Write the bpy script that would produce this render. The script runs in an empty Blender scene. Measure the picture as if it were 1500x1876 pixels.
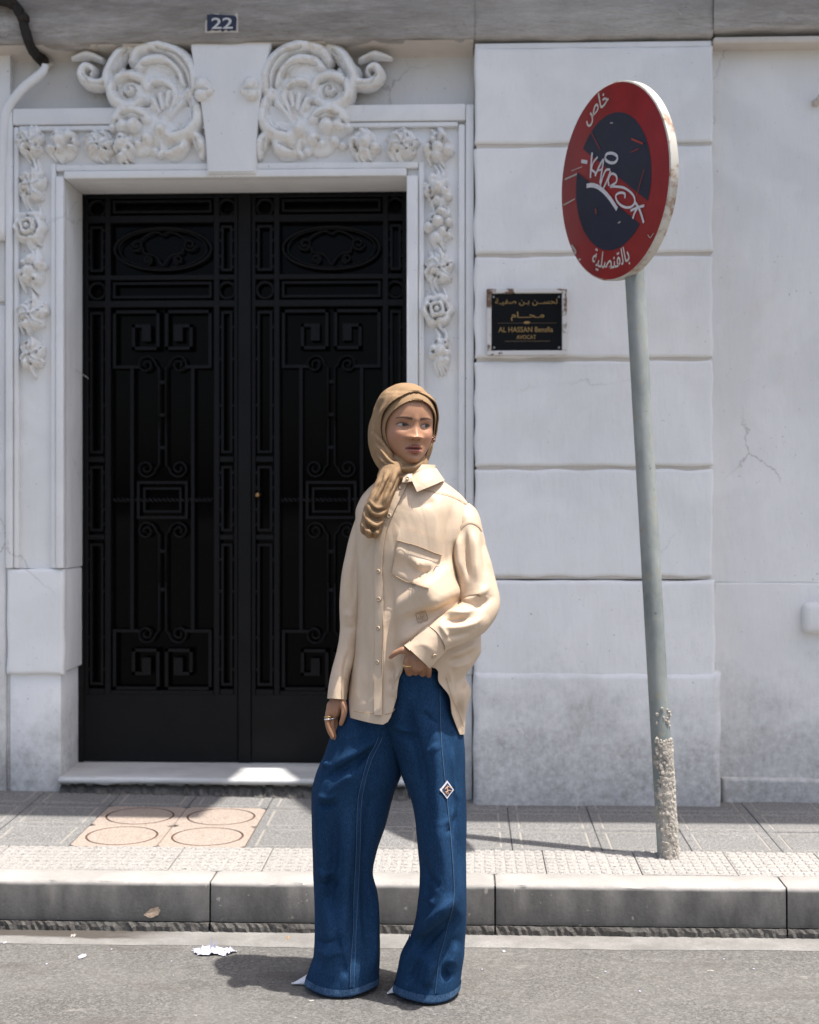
import bpy, bmesh, math, random
import numpy as np
from mathutils import Matrix, Vector

# ------------------------------------------------------------------ camera, sky, sun, exposure
SC = bpy.context.scene
COL = SC.collection
CAM_H, YAW, FPX = 1.32, math.radians(2.2), 2605.6     # metres, camera turned slightly left, focal length in photo pixels
SUN_DIR = Vector((0.30, -0.13, 1.0)).normalized()      # towards the sun

cam_d = bpy.data.cameras.new('camera')
cam_d.sensor_fit = 'VERTICAL'
cam_d.sensor_height = 36.0
cam_d.lens = 50.0
cam_d.clip_start, cam_d.clip_end = 0.05, 2000.0
cam_d.dof.use_dof = True
cam_d.dof.focus_distance = 3.80
cam_d.dof.aperture_fstop = 3.6
cam = bpy.data.objects.new('camera', cam_d)
COL.objects.link(cam)
cam.location = (0, 0, CAM_H)
cam.rotation_euler = (math.radians(90), 0, YAW)
SC.camera = cam

world = bpy.data.worlds.new('World')
SC.world = world
world.use_nodes = True
wn = world.node_tree
sky = wn.nodes.new('ShaderNodeTexSky')
sky.sky_type = 'NISHITA'
sky.sun_disc = False
sky.sun_elevation = math.asin(SUN_DIR.z)
sky.sun_rotation = math.atan2(SUN_DIR.x, SUN_DIR.y)
sky.air_density, sky.dust_density, sky.ozone_density = 1.0, 4.0, 0.7
wn.links.new(sky.outputs[0], wn.nodes['Background'].inputs[0])
wn.nodes['Background'].inputs[1].default_value = 0.15

sun_d = bpy.data.lights.new('sun', 'SUN')
sun_d.energy = 5.0
sun_d.angle = math.radians(0.6)
sun_d.color = (1.0, 0.965, 0.91)
sun = bpy.data.objects.new('sun', sun_d)
COL.objects.link(sun)
sun.rotation_euler = SUN_DIR.to_track_quat('Z', 'Y').to_euler()
sun.location = (3, -2, 9)

SC.view_settings.view_transform = 'Standard'
SC.view_settings.look = 'None'
SC.view_settings.exposure = 0.60
SC.view_settings.gamma = 1.0
SC.view_settings.use_curve_mapping = False
SC.render.engine = 'CYCLES'
SC.cycles.use_denoising = True
SC.cycles.max_bounces = 5
SC.cycles.diffuse_bounces = 4
SC.cycles.glossy_bounces = 3
SC.cycles.transmission_bounces = 3
SC.cycles.caustics_reflective = False
SC.cycles.caustics_refractive = False

# ------------------------------------------------------------------ measuring helpers
CT, ST = math.cos(YAW), math.sin(YAW)
def P(u, v, Y):
    """the place at depth Y (metres from the camera, square to the wall) that the photograph shows at pixel u, v"""
    a, b = (u - 750.0) / FPX, (v - 938.0) / FPX
    t = Y / (CT + a * ST)
    return np.array((t * (-ST + a * CT), Y, CAM_H - b * t))
def Pn(u, v, Y):
    u, v, Y = np.broadcast_arrays(np.asarray(u, float), np.asarray(v, float), np.asarray(Y, float))
    a, b = (u - 750.0) / FPX, (v - 938.0) / FPX
    t = Y / (CT + a * ST)
    return np.stack((t * (-ST + a * CT), Y, CAM_H - b * t), -1)
def proj(p):
    p = np.asarray(p, float)
    D = -p[..., 0] * ST + p[..., 1] * CT
    R = p[..., 0] * CT + p[..., 1] * ST
    return 750 + FPX * R / D, 938 + FPX * (CAM_H - p[..., 2]) / D
def PX(u, Y): return P(u, 938, Y)[0]
def PZ(v, Y, u=750): return P(u, v, Y)[2]

# ------------------------------------------------------------------ object helpers
def link(name, me, mat=None, parent=None, smooth=False):
    o = bpy.data.objects.new(name, me)
    COL.objects.link(o)
    if mat is not None:
        if len(me.materials) == 0:
            for m in (mat if isinstance(mat, (list, tuple)) else [mat]): me.materials.append(m)
    if smooth:
        me.polygons.foreach_set('use_smooth', [True] * len(me.polygons))
    if parent is not None:
        o.parent = parent
        if parent.type == 'EMPTY':
            o.matrix_parent_inverse = Matrix.Translation(parent.location).inverted()
    return o
def tag(o, label=None, cat=None, group=None, kind=None):
    if label: o['label'] = label
    if cat: o['category'] = cat
    if group: o['group'] = group
    if kind: o['kind'] = kind
    return o
def thing(name, loc, label, cat, group=None):
    o = bpy.data.objects.new(name, None)
    COL.objects.link(o)
    o.empty_display_size = 0.1
    o.location = [float(c) for c in loc]
    return tag(o, label, cat, group)

class MB:
    """collects shapes into one mesh"""
    def __init__(s): s.v = []; s.f = []; s.m = []; s.n = 0
    def add(s, verts, faces, mi=0):
        verts = np.asarray(verts, float).reshape(-1, 3)
        s.v.append(verts)
        s.f += [tuple(int(i) + s.n for i in f) for f in faces]
        s.m += [mi] * len(faces)
        s.n += len(verts)
        return s
    def box(s, x0, x1, y0, y1, z0, z1, mi=0):
        x0, x1 = sorted((x0, x1)); y0, y1 = sorted((y0, y1)); z0, z1 = sorted((z0, z1))
        v = [(x, y, z) for z in (z0, z1) for y in (y0, y1) for x in (x0, x1)]
        return s.add(v, [(0, 2, 3, 1), (4, 5, 7, 6), (0, 1, 5, 4), (2, 6, 7, 3), (0, 4, 6, 2), (1, 3, 7, 5)], mi)
    def bevbox(s, x0, x1, y0, y1, z0, z1, b=0.006, seg=2, mi=0):
        bm = bmesh.new()
        x0, x1 = sorted((x0, x1)); y0, y1 = sorted((y0, y1)); z0, z1 = sorted((z0, z1))
        bmesh.ops.create_cube(bm, size=1)
        for q in bm.verts:
            q.co = ((x0 + x1) / 2 + q.co.x * (x1 - x0), (y0 + y1) / 2 + q.co.y * (y1 - y0), (z0 + z1) / 2 + q.co.z * (z1 - z0))
        b = min(b, .45 * min(x1 - x0, y1 - y0, z1 - z0))
        bmesh.ops.bevel(bm, geom=bm.edges[:], offset=b, segments=seg, affect='EDGES', profile=0.5)
        return s.bm(bm, mi)
    def bm(s, bm, mi=0):
        bm.verts.index_update()
        s.add([q.co[:] for q in bm.verts], [[q.index for q in f.verts] for f in bm.faces], mi)
        bm.free()
        return s
    def prism(s, poly, y0, y1, mi=0):
        """polygon in X, Z pushed along Y"""
        n = len(poly)
        v = [(x, y0, z) for x, z in poly] + [(x, y1, z) for x, z in poly]
        f = [tuple(range(n))[::-1], tuple(range(n, 2 * n))] + [(i, (i + 1) % n, n + (i + 1) % n, n + i) for i in range(n)]
        return s.add(v, f, mi)
    def tube(s, pts, r, n=10, caps=True, flat=(1, 1), mi=0, up=None):
        pts = [Vector([float(c) for c in p]) for p in pts]
        rs = [float(q) for q in r] if hasattr(r, '__len__') else [float(r)] * len(pts)
        N = len(pts); V = []
        t0 = (pts[1] - pts[0]).normalized()
        ref = Vector(up) if up is not None else (Vector((0, 1, 0)) if abs(t0.y) < .9 else Vector((1, 0, 0)))
        for i in range(N):
            t = (pts[min(i + 1, N - 1)] - pts[max(i - 1, 0)])
            t = t.normalized() if t.length > 1e-9 else t0
            if up is not None: ref = Vector(up)
            a = (ref - t * ref.dot(t)).normalized()
            ref = a
            b = t.cross(a)
            for k in range(n):
                w = 2 * math.pi * k / n
                V.append(pts[i] + rs[i] * (flat[0] * math.cos(w) * a + flat[1] * math.sin(w) * b))
        Fc = [(i * n + k, i * n + (k + 1) % n, (i + 1) * n + (k + 1) % n, (i + 1) * n + k) for i in range(N - 1) for k in range(n)]
        if caps: Fc += [tuple(range(n))[::-1], tuple((N - 1) * n + k for k in range(n))]
        return s.add([p[:] for p in V], Fc, mi)
    def grid(s, G, close=False, mi=0):
        """G: rows x columns x 3"""
        R, C = G.shape[:2]
        idx = np.arange(R * C).reshape(R, C)
        if close: idx = np.concatenate([idx, idx[:, :1]], 1)
        q = np.stack([idx[:-1, :-1], idx[:-1, 1:], idx[1:, 1:], idx[1:, :-1]], -1).reshape(-1, 4)
        return s.add(G.reshape(-1, 3), q.tolist(), mi)
    def mesh(s, name):
        me = bpy.data.meshes.new(name)
        me.from_pydata(np.concatenate(s.v).tolist() if s.v else [], [], s.f)
        if any(s.m): me.polygons.foreach_set('material_index', s.m)
        me.update()
        return me
    def build(s, name, mat, parent=None, smooth=False, recalc=True, autosmooth=None):
        me = s.mesh(name)
        if recalc:
            b = bmesh.new(); b.from_mesh(me)
            bmesh.ops.recalc_face_normals(b, faces=b.faces[:]); b.to_mesh(me); b.free()
        o = link(name, me, mat, parent, smooth or autosmooth is not None)
        if autosmooth is not None:
            me.set_sharp_from_angle(angle=math.radians(autosmooth))
        return o

def text_mesh(body, size=1.0, align='CENTER', extrude=0.0, bold=0.0, spacing=1.0):
    c = bpy.data.curves.new('text', 'FONT')
    c.body = body; c.size = size; c.align_x = align; c.extrude = extrude; c.offset = bold; c.space_character = spacing
    c.resolution_u = 3
    o = bpy.data.objects.new('text', c)
    COL.objects.link(o)
    dg = bpy.context.evaluated_depsgraph_get()
    me = bpy.data.meshes.new_from_object(o.evaluated_get(dg))
    bpy.data.objects.remove(o); bpy.data.curves.remove(c)
    return me
def mesh_arrays(me):
    v = np.zeros(len(me.vertices) * 3); me.vertices.foreach_get('co', v)
    return v.reshape(-1, 3), [tuple(p.vertices) for p in me.polygons]
def evaluated(me, mods):
    """mesh with modifiers applied; mods = [(type, {settings})]"""
    o = bpy.data.objects.new('tmp', me); COL.objects.link(o)
    for t, kw in mods:
        m = o.modifiers.new(t, t)
        for k, w in kw.items(): setattr(m, k, w)
    dg = bpy.context.evaluated_depsgraph_get(); dg.update()
    out = bpy.data.meshes.new_from_object(o.evaluated_get(dg))
    bpy.data.objects.remove(o)
    return out

# ------------------------------------------------------------------ materials
class NT:
    def __init__(s, name):
        s.mat = bpy.data.materials.new(name); s.mat.use_nodes = True
        s.t = s.mat.node_tree; s.b = s.t.nodes['Principled BSDF']
        s.pos = s.t.nodes.new('ShaderNodeNewGeometry').outputs['Position']
        s.obj = s.t.nodes.new('ShaderNodeTexCoord').outputs['Object']
    def node(s, t, **kw):
        n = s.t.nodes.new(t)
        for k, w in kw.items(): setattr(n, k, w)
        return n
    def L(s, a, b): s.t.links.new(a, b)
    def set(s, **kw):
        for k, w in kw.items():
            i = s.b.inputs[k.replace('_', ' ')]
            if hasattr(w, 'is_output') or isinstance(w, bpy.types.NodeSocket): s.L(w, i)
            elif isinstance(w, (tuple, list)) and len(w) == 3: i.default_value = (*w, 1)
            else: i.default_value = w
    def scaled(s, vec, sc):
        m = s.node('ShaderNodeMapping'); m.inputs['Scale'].default_value = sc if hasattr(sc, '__len__') else (sc,) * 3
        s.L(vec, m.inputs['Vector']); return m.outputs[0]
    def noise(s, scale, detail=4, rough=.55, vec=None, sc=None, dist=0.0):
        n = s.node('ShaderNodeTexNoise')
        n.inputs['Scale'].default_value = scale; n.inputs['Detail'].default_value = detail
        n.inputs['Roughness'].default_value = rough; n.inputs['Distortion'].default_value = dist
        v = s.pos if vec is None else vec
        if sc is not None: v = s.scaled(v, sc)
        s.L(v, n.inputs['Vector']); return n.outputs['Fac']
    def voro(s, scale, vec=None, feature='F1', out='Distance', sc=None):
        n = s.node('ShaderNodeTexVoronoi', feature=feature); n.inputs['Scale'].default_value = scale
        v = s.pos if vec is None else vec
        if sc is not None: v = s.scaled(v, sc)
        s.L(v, n.inputs['Vector']); return n.outputs[out]
    def ramp(s, fac, stops):
        r = s.node('ShaderNodeValToRGB'); e = r.color_ramp.elements
        while len(e) < len(stops): e.new(.5)
        for q, (p, c) in zip(e, stops):
            q.position = p; q.color = (*c, 1) if hasattr(c, '__len__') else (c, c, c, 1)
        s.L(fac, r.inputs[0]); return r.outputs[0]
    def mix(s, fac, a, b, mode='MIX'):
        n = s.node('ShaderNodeMix', data_type='RGBA', blend_type=mode)
        for sock, w in ((n.inputs[0], fac), (n.inputs[6], a), (n.inputs[7], b)):
            if isinstance(w, bpy.types.NodeSocket): s.L(w, sock)
            elif hasattr(w, '__len__'): sock.default_value = (*w, 1)
            else: sock.default_value = w
        return n.outputs[2]
    def math(s, op, a, b=0.0, clamp=False):
        n = s.node('ShaderNodeMath', operation=op, use_clamp=clamp)
        for sock, w in ((n.inputs[0], a), (n.inputs[1], b)):
            if isinstance(w, bpy.types.NodeSocket): s.L(w, sock)
            else: sock.default_value = w
        return n.outputs[0]
    def z(s, vec=None, axis=2):
        n = s.node('ShaderNodeSeparateXYZ'); s.L(s.pos if vec is None else vec, n.inputs[0]); return n.outputs[axis]
    def mapr(s, val, a, b, c=0.0, d=1.0):
        n = s.node('ShaderNodeMapRange'); s.L(val, n.inputs[0])
        for i, w in zip((1, 2, 3, 4), (a, b, c, d)): n.inputs[i].default_value = w
        return n.outputs[0]
    def bump(s, h, strength=.3, dist=.01):
        n = s.node('ShaderNodeBump'); n.inputs['Strength'].default_value = strength; n.inputs['Distance'].default_value = dist
        s.L(h, n.inputs['Height'])
        old = s.b.inputs['Normal']
        if old.is_linked: s.L(old.links[0].from_socket, n.inputs['Normal'])
        s.L(n.outputs[0], old)

def simple(name, col, rough=.6, metallic=0.0, spec=.5, var=0.0, vscale=40, bump=0.0, bscale=200, bdist=.002):
    k = NT(name)
    if var:
        f = k.noise(vscale, 5, .6)
        k.set(Base_Color=k.mix(k.ramp(f, [(.25, 0.0), (.75, 1.0)]), [c * (1 - var) for c in col], [min(1, c * (1 + var)) for c in col]))
    else: k.set(Base_Color=col)
    k.set(Roughness=rough, Metallic=metallic)
    k.b.inputs['Specular IOR Level'].default_value = spec
    if bump: k.bump(k.noise(bscale, 4, .6), bump, bdist)
    return k.mat

def plaster(name, base, grime=0.5, dirtz=(0.2, 0.75), brush=.35, tint=(.60, .52, .40)):
    k = NT(name)
    big = k.ramp(k.noise(1.7, 6, .6), [(.32, 0.0), (.72, 1.0)])
    c = k.mix(big, [x * .90 for x in base], base)
    streak = k.ramp(k.noise(3.0, 7, .65, sc=(1.0, 1.0, .16)), [(.40, 0.0), (.80, 1.0)])
    c = k.mix(k.math('MULTIPLY', streak, .42 * grime), c, [x * .72 for x in base])
    yel = k.ramp(k.noise(4.3, 6, .7, dist=.6), [(.56, 0.0), (.78, 1.0)])
    c = k.mix(k.math('MULTIPLY', yel, .30 * grime), c, tint)
    pat = k.ramp(k.noise(2.9, 3, .45, dist=1.2), [(.48, 0.0), (.62, 1.0)])
    c = k.mix(k.math('MULTIPLY', pat, .45), c, [min(1, x * 1.04) for x in base])
    dv = k.node('ShaderNodeVectorMath', operation='ADD'); nv = k.node('ShaderNodeTexNoise'); nv.inputs['Scale'].default_value = 4.5; nv.inputs['Detail'].default_value = 7; nv.inputs['Roughness'].default_value = .65
    k.L(k.pos, nv.inputs['Vector']); sv = k.scaled(nv.outputs['Color'], .16); k.L(k.pos, dv.inputs[0]); k.L(sv, dv.inputs[1])
    crk = k.math('MULTIPLY', k.ramp(k.voro(.9, vec=dv.outputs[0], feature='DISTANCE_TO_EDGE'), [(.0, 1.0), (.0035, 0.0)]), k.ramp(k.noise(2.1, 3, .5), [(.52, 0.0), (.62, 1.0)]))
    c = k.mix(k.math('MULTIPLY', crk, .55 * min(1, grime + .2)), c, (.22, .20, .18))
    spk = k.ramp(k.noise(75, 2, .5), [(.735, 0.0), (.755, 1.0)])
    c = k.mix(k.math('MULTIPLY', spk, .55), c, (.20, .185, .17))
    spot = k.ramp(k.noise(23, 3, .7), [(.70, 0.0), (.76, 1.0)])
    c = k.mix(k.math('MULTIPLY', spot, .35 * grime), c, (.33, .31, .29))
    # splashed dirt at the foot of the wall
    n = k.noise(5.5, 7, .72)
    zz = k.math('ADD', k.z(), k.math('MULTIPLY', k.math('SUBTRACT', n, .5), 1.0))
    d = k.mapr(zz, dirtz[0], dirtz[1], 1.0, 0.0)
    d2 = k.math('MULTIPLY', d, k.ramp(k.noise(38, 5, .7), [(.30, .35), (.65, 1.0)]))
    c = k.mix(k.math('MULTIPLY', d2, .74), c, (.21, .20, .185))
    k.set(Base_Color=c, Roughness=.82)
    k.bump(k.noise(2.2, 3, .5), .25, .05)
    k.b.inputs['Specular IOR Level'].default_value = .25
    h = k.noise(9, 8, .6, sc=(1.0, 1.0, .3))
    k.bump(h, brush * 1.6, .02)
    k.bump(crk, -.4, .01)
    k.bump(k.noise(70, 4, .6, sc=(.35, 1, 1.0)), .22, .004)
    return k.mat

M = {}
M['white'] = plaster('white_plaster', (.83, .825, .815), .50)
M['white_l'] = plaster('white_plaster_surround', (.83, .825, .815), .45, dirtz=(.15, .6), brush=.25)
M['white_r'] = plaster('white_plaster_side', (.79, .78, .765), .75)
def rough_render():
    k = NT('grey_render')
    f = k.ramp(k.noise(2.6, 8, .75, sc=(.45, 1, 2.2)), [(.36, 0.0), (.62, 1.0)])
    c = k.mix(f, (.29, .257, .228), (.62, .585, .55))
    f2 = k.ramp(k.noise(16, 8, .75, sc=(.4, 1, 2.0)), [(.40, 0.0), (.64, 1.0)])
    c = k.mix(k.math('MULTIPLY', f2, .7), c, (.34, .31, .28))
    # old whitewash left in the middle and along the lower edge
    mid = k.math('MULTIPLY', k.mapr(k.math('ABSOLUTE', k.math('SUBTRACT', k.z(axis=0), .45)), .25, .85, .55, 0.0), k.ramp(k.noise(4, 7, .7), [(.3, .3), (.6, 1.0)]))
    c = k.mix(mid, c, (.60, .585, .56))
    k.set(Base_Color=c, Roughness=.95)
    k.b.inputs['Specular IOR Level'].default_value = .1
    k.bump(k.noise(45, 8, .75, sc=(.5, 1, 1.6)), .9, .016)
    k.bump(k.noise(9, 6, .7, sc=(.4, 1, 1.8)), .7, .03)
    return k.mat
M['render'] = rough_render()
M['cream'] = plaster('cream_plaster', (.66, .60, .53), .8)
M['frieze'] = plaster('frieze_plaster', (.66, .645, .62), .9)
def stone_ornament():
    k = NT('painted_relief')
    c = k.mix(k.ramp(k.noise(26, 6, .7), [(.50, 0.0), (.72, .75)]), (.82, .815, .80), (.60, .50, .38))
    k.set(Base_Color=c, Roughness=.8)
    k.bump(k.noise(60, 5, .6), .25, .004)
    return k.mat
M['relief'] = stone_ornament()
def marble():
    k = NT('worn_marble')
    c = k.mix(k.ramp(k.noise(6, 8, .7, sc=(.5, 1, 1)), [(.35, 0.0), (.7, 1.0)]), (.46, .46, .45), (.66, .66, .65))
    k.set(Base_Color=c, Roughness=.5)
    k.bump(k.noise(30, 6, .7), .3, .006)
    return k.mat
M['marble'] = marble()
M['iron'] = simple('black_iron', (.0050, .0050, .0058), .45, 0, .16, .35, 60, .15, 260, .001)
M['iron_plate'] = simple('black_iron_plate', (.0055, .0055, .0058), .5, 0, .16, .35, 8, .12, 180, .001)
def pane_mat():
    k = NT('dark_glass')
    k.set(Base_Color=(.0025, .0025, .003), Roughness=.06)
    k.b.inputs['Specular IOR Level'].default_value = .06
    k.bump(k.noise(2.5, 2, .5), .05, .02)
    return k.mat
M['pane'] = pane_mat()
M['brass'] = simple('old_brass', (.32, .20, .09), .4, 1.0)
def asphalt():
    k = NT('asphalt')
    g = k.noise(150, 3, .75)
    c = k.ramp(g, [(.28, (.034, .032, .030)), (.50, (.118, .112, .105)), (.74, (.27, .258, .243))])
    st_ = k.voro(105, out='Color'); c = k.mix(.32, c, k.ramp(st_, [(.1, (.045, .043, .040)), (.55, (.13, .124, .116)), (.9, (.28, .266, .25))]))
    g2 = k.voro(62)
    c = k.mix(k.ramp(g2, [(.0, .75), (.35, 0.0)]), c, (.12, .115, .108))
    big = k.ramp(k.noise(2.2, 5, .6), [(.35, 0.0), (.70, 1.0)])
    c = k.mix(k.math('MULTIPLY', big, .38), c, (.205, .196, .180))
    st = k.ramp(k.noise(4.5, 5, .65, sc=(.55, 1.5, 1)), [(.56, 0.0), (.74, 1.0)])
    c = k.mix(k.math('MULTIPLY', st, .60), c, (.085, .070, .062))
    pale = k.ramp(k.noise(7.5, 4, .6, sc=(.6, 1.4, 1)), [(.66, 0.0), (.74, 1.0)])
    c = k.mix(k.math('MULTIPLY', pale, .45), c, (.37, .35, .31))
    fl = k.ramp(k.noise(26, 2, .5), [(.745, 0.0), (.765, 1.0)])
    c = k.mix(k.math('MULTIPLY', fl, .75), c, (.46, .44, .40))
    k.set(Base_Color=c, Roughness=.93)
    k.b.inputs['Specular IOR Level'].default_value = .2
    k.bump(g, .55, .006); k.bump(g2, .35, .006)
    return k.mat
M['asphalt'] = asphalt()
def concrete(name, a, b, dark=.5, grain=150, spots=(.16, .15, .14), bumps=.35):
    k = NT(name)
    c = k.mix(k.ramp(k.noise(5, 7, .68), [(.33, 0.0), (.68, 1.0)]), a, b)
    c = k.mix(k.math('MULTIPLY', k.ramp(k.noise(grain, 3, .65), [(.35, 1.0), (.6, 0.0)]), dark), c, spots)
    k.set(Base_Color=c, Roughness=.9)
    k.b.inputs['Specular IOR Level'].default_value = .2
    k.bump(k.noise(grain, 4, .6), bumps, .003)
    return k, c
def gutter_mat():
    k, c = concrete('gutter_concrete', (.17, .163, .152), (.30, .29, .275), .5)
    n = k.math('MULTIPLY', k.math('SUBTRACT', k.noise(6, 4, .6, sc=(.5, 1, 1)), .5), .12)
    wet = k.math('MULTIPLY', k.mapr(k.math('ADD', k.z(axis=1), n), 4.355, 4.375, 0.0, 1.0), k.mapr(k.math('ADD', k.z(axis=0), k.math('MULTIPLY', n, 4.0)), -1.05, -.85, 1.0, 0.0))
    k.set(Base_Color=k.mix(k.math('MULTIPLY', wet, .85), c, (.062, .052, .044)), Roughness=k.mapr(wet, 0, 1, .9, .45))
    return k.mat
M['gutter'] = gutter_mat()
M['kerb_foot'] = concrete('kerb_foot_concrete', (.10, .092, .085), (.17, .16, .145), .6, 90, (.05, .045, .04), .9)[0].mat
def kerb_mat():
    k, c = concrete('kerb_concrete', (.30, .284, .265), (.405, .383, .36), .35, 120, (.27, .25, .23), .25)
    # street face below the rounded edge: dirt, with its shade darkened into the colour
    nz = k.math('ADD', k.z(), k.math('MULTIPLY', k.math('SUBTRACT', k.noise(7, 5, .6), .5), .012))
    f = k.mapr(nz, .143, .153, 1.0, 0.0)
    dc = k.mix(k.ramp(k.noise(9, 7, .72, sc=(1, 1, .5)), [(.35, 0.0), (.68, 1.0)]), (.072, .070, .067), (.155, .149, .141))
    fl = k.ramp(k.noise(33, 2, .5), [(.71, 0.0), (.74, 1.0)])
    dc = k.mix(k.math('MULTIPLY', fl, .6), dc, (.36, .33, .29))
    k.set(Base_Color=k.mix(k.math('MULTIPLY', f, .93), c, dc))
    return k.mat
M['kerb'] = kerb_mat()
def paver(name, a, b, grit):
    k = NT(name)
    rnd = k.node('ShaderNodeObjectInfo').outputs['Random']
    f = k.noise(135, 4, .75)
    c = k.ramp(f, [(.32, [x * .34 for x in a]), (.50, a), (.68, b)])
    c = k.mix(k.math('MULTIPLY', k.ramp(k.noise(4, 6, .7), [(.38, 0.0), (.72, 1.0)]), .35), c, grit)
    c = k.mix(k.mapr(rnd, 0, 1, 0, .22), c, [x * .7 for x in a])
    k.set(Base_Color=c, Roughness=.92)
    k.b.inputs['Specular IOR Level'].default_value = .2
    k.bump(f, .5, .004)
    return k.mat
M['paver'] = paver('grey_granite_paver', (.198, .192, .185), (.39, .38, .365), (.145, .139, .132))
M['paver_line'] = simple('paver_border', (.285, .268, .245), .9, 0, .2, .2, 60, .3, 200, .002)
M['orange'] = paver('salmon_paver', (.375, .305, .255), (.43, .36, .31), (.32, .265, .225))
M['groove'] = simple('dirty_groove', (.13, .075, .055), .95, 0, .1)
M['tactile'] = paver('cream_tactile_paver', (.36, .34, .318), (.455, .436, .41), (.29, .275, .255))
M['bed'] = simple('joint_sand', (.11, .10, .09), .95, 0, .1, .3, 30)
# ------------------------------------------------------------------ ground, road, gutter, kerb, pavement
Y_KERB, Y_STONE, Y_TAC, Y_WALL = 4.435, 4.565, 4.853, 5.60
def sheet(name, x0, x1, y0, y1, z, mat):
    o = MB().add([(x0, y0, z), (x1, y0, z), (x1, y1, z), (x0, y1, z)], [(0, 1, 2, 3)]).build(name, mat, recalc=False)
    return tag(o, kind='structure')
sheet('ground', -400, 400, -400, 400, -.03, simple('earth', (.2, .19, .175), .95))
sheet('road', -60, 60, -60, 4.43, -.0005, M['asphalt'])
# gutter: a shallow strip of concrete along the kerb, a little wavy where the asphalt laps over it
g = MB()
xs = np.linspace(-3.2, 3.2, 161)
rg = random.Random(3)
lo = 4.305 + .010 * np.sin(xs * 2.3) + .006 * np.sin(xs * 7.1 + 1) + np.array([rg.uniform(-.003, .003) for _ in xs])
G = np.stack([np.stack([xs, lo, 0 * xs + .0005], -1), np.stack([xs, lo + .012, 0 * xs + .0022], -1),
              np.stack([xs, 0 * xs + 4.40, 0 * xs + .003], -1), np.stack([xs, 0 * xs + Y_KERB + .06, 0 * xs + .004], -1)])
gut = tag(g.grid(G).build('gutter', M['gutter'], smooth=True), kind='structure')

def zp(x, y):
    return .16 + .022 * (y - 4.45) + .016 * max(0.0, -x - .2) * max(0.0, y - 4.85)
# pavement bed under the tiles
bd = MB()
ys = np.linspace(Y_KERB + .02, 6.3, 14); xb = np.linspace(-3.4, 3.4, 35)
bd.grid(np.array([[(x, y, zp(x, y) - .010) for x in xb] for y in ys]))
pav = tag(bd.build('pavement', M['bed'], smooth=True), kind='structure')

rp = random.Random(11)
def paver_tile(x0, y0, w, d, kind):
    """one tile following the fall of the pavement"""
    g_ = .0016
    x1, y1 = x0 + w - g_, y0 + d - g_
    x0 += g_; y0 += g_
    dz = rp.uniform(-.0012, .0012)
    T = lambda x, y, h: (x, y, zp(x, y) + dz + h)
    m = MB()
    def ring(ix, iy, h): return [T(x0 + ix, y0 + iy, h), T(x1 - ix, y0 + iy, h), T(x1 - ix, y1 - iy, h), T(x0 + ix, y1 - iy, h)]
    if kind == 'grey':
        rings = [(ring(0, 0, -.02), None), (ring(0, 0, -.0015), 0), (ring(.0025, .0025, 0), 0), (ring(.030, .026, 0), 0), (ring(.0315, .0275, -.002), 1),
                 (ring(.0375, .0335, -.002), 1), (ring(.039, .035, 0), 1)]
        for i in range(1, len(rings)):
            a, b = rings[i - 1][0], rings[i][0]
            for k in range(4):
                m.add([a[k], a[(k + 1) % 4], b[(k + 1) % 4], b[k]], [(0, 1, 2, 3)], rings[i][1])
        m.add(rings[-1][0], [(0, 1, 2, 3)], 0)
        o = m.build('paving_tile', [M['paver'], M['paver_line']], pav)
    else:
        n = 40; cx, cy = (x0 + x1) / 2, (y0 + y1) / 2
        def sq(k, ins, h):
            w_ = 2 * math.pi * (k + .5) / n; c, s_ = math.cos(w_), math.sin(w_); q = max(abs(c), abs(s_))
            return T(cx + c / q * ((x1 - x0) / 2 - ins), cy + s_ / q * ((y1 - y0) / 2 - ins), h)
        def ci(k, r, h):
            w_ = 2 * math.pi * (k + .5) / n
            return T(cx + r * math.cos(w_), cy + r * .97 * math.sin(w_), h)
        R = [[sq(k, 0, -.02) for k in range(n)], [sq(k, 0, -.001) for k in range(n)], [sq(k, .002, 0) for k in range(n)], [ci(k, .128, 0) for k in range(n)],
             [ci(k, .1265, -.004) for k in range(n)], [ci(k, .1215, -.004) for k in range(n)], [ci(k, .120, 0) for k in range(n)], [ci(k, .001, .0006) for k in range(n)]]
        mi = [0, 0, 0, 1, 1, 1, 0]
        for i in range(len(R) - 1):
            for k in range(n):
                m.add([R[i][k], R[i][(k + 1) % n], R[i + 1][(k + 1) % n], R[i + 1][k]], [(0, 1, 2, 3)], mi[i])
        o = m.build('paving_tile', [M['orange'], M['groove']], pav)
    return o
TW = .305; X_ORIGIN = PX(128, 4.87)
rows = [Y_TAC, Y_TAC + .283, Y_TAC + .566, Y_TAC + .849, Y_TAC + 1.132]
for r in range(4):
    for c in range(-4, 13):
        x0 = X_ORIGIN + c * TW
        if r == 3 and not (-2 <= c <= 6): continue
        kind = 'orange' if (r in (0, 1) and c in (0, 1)) else 'grey'
        paver_tile(x0, rows[r], TW, rows[r + 1] - rows[r], kind)
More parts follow.
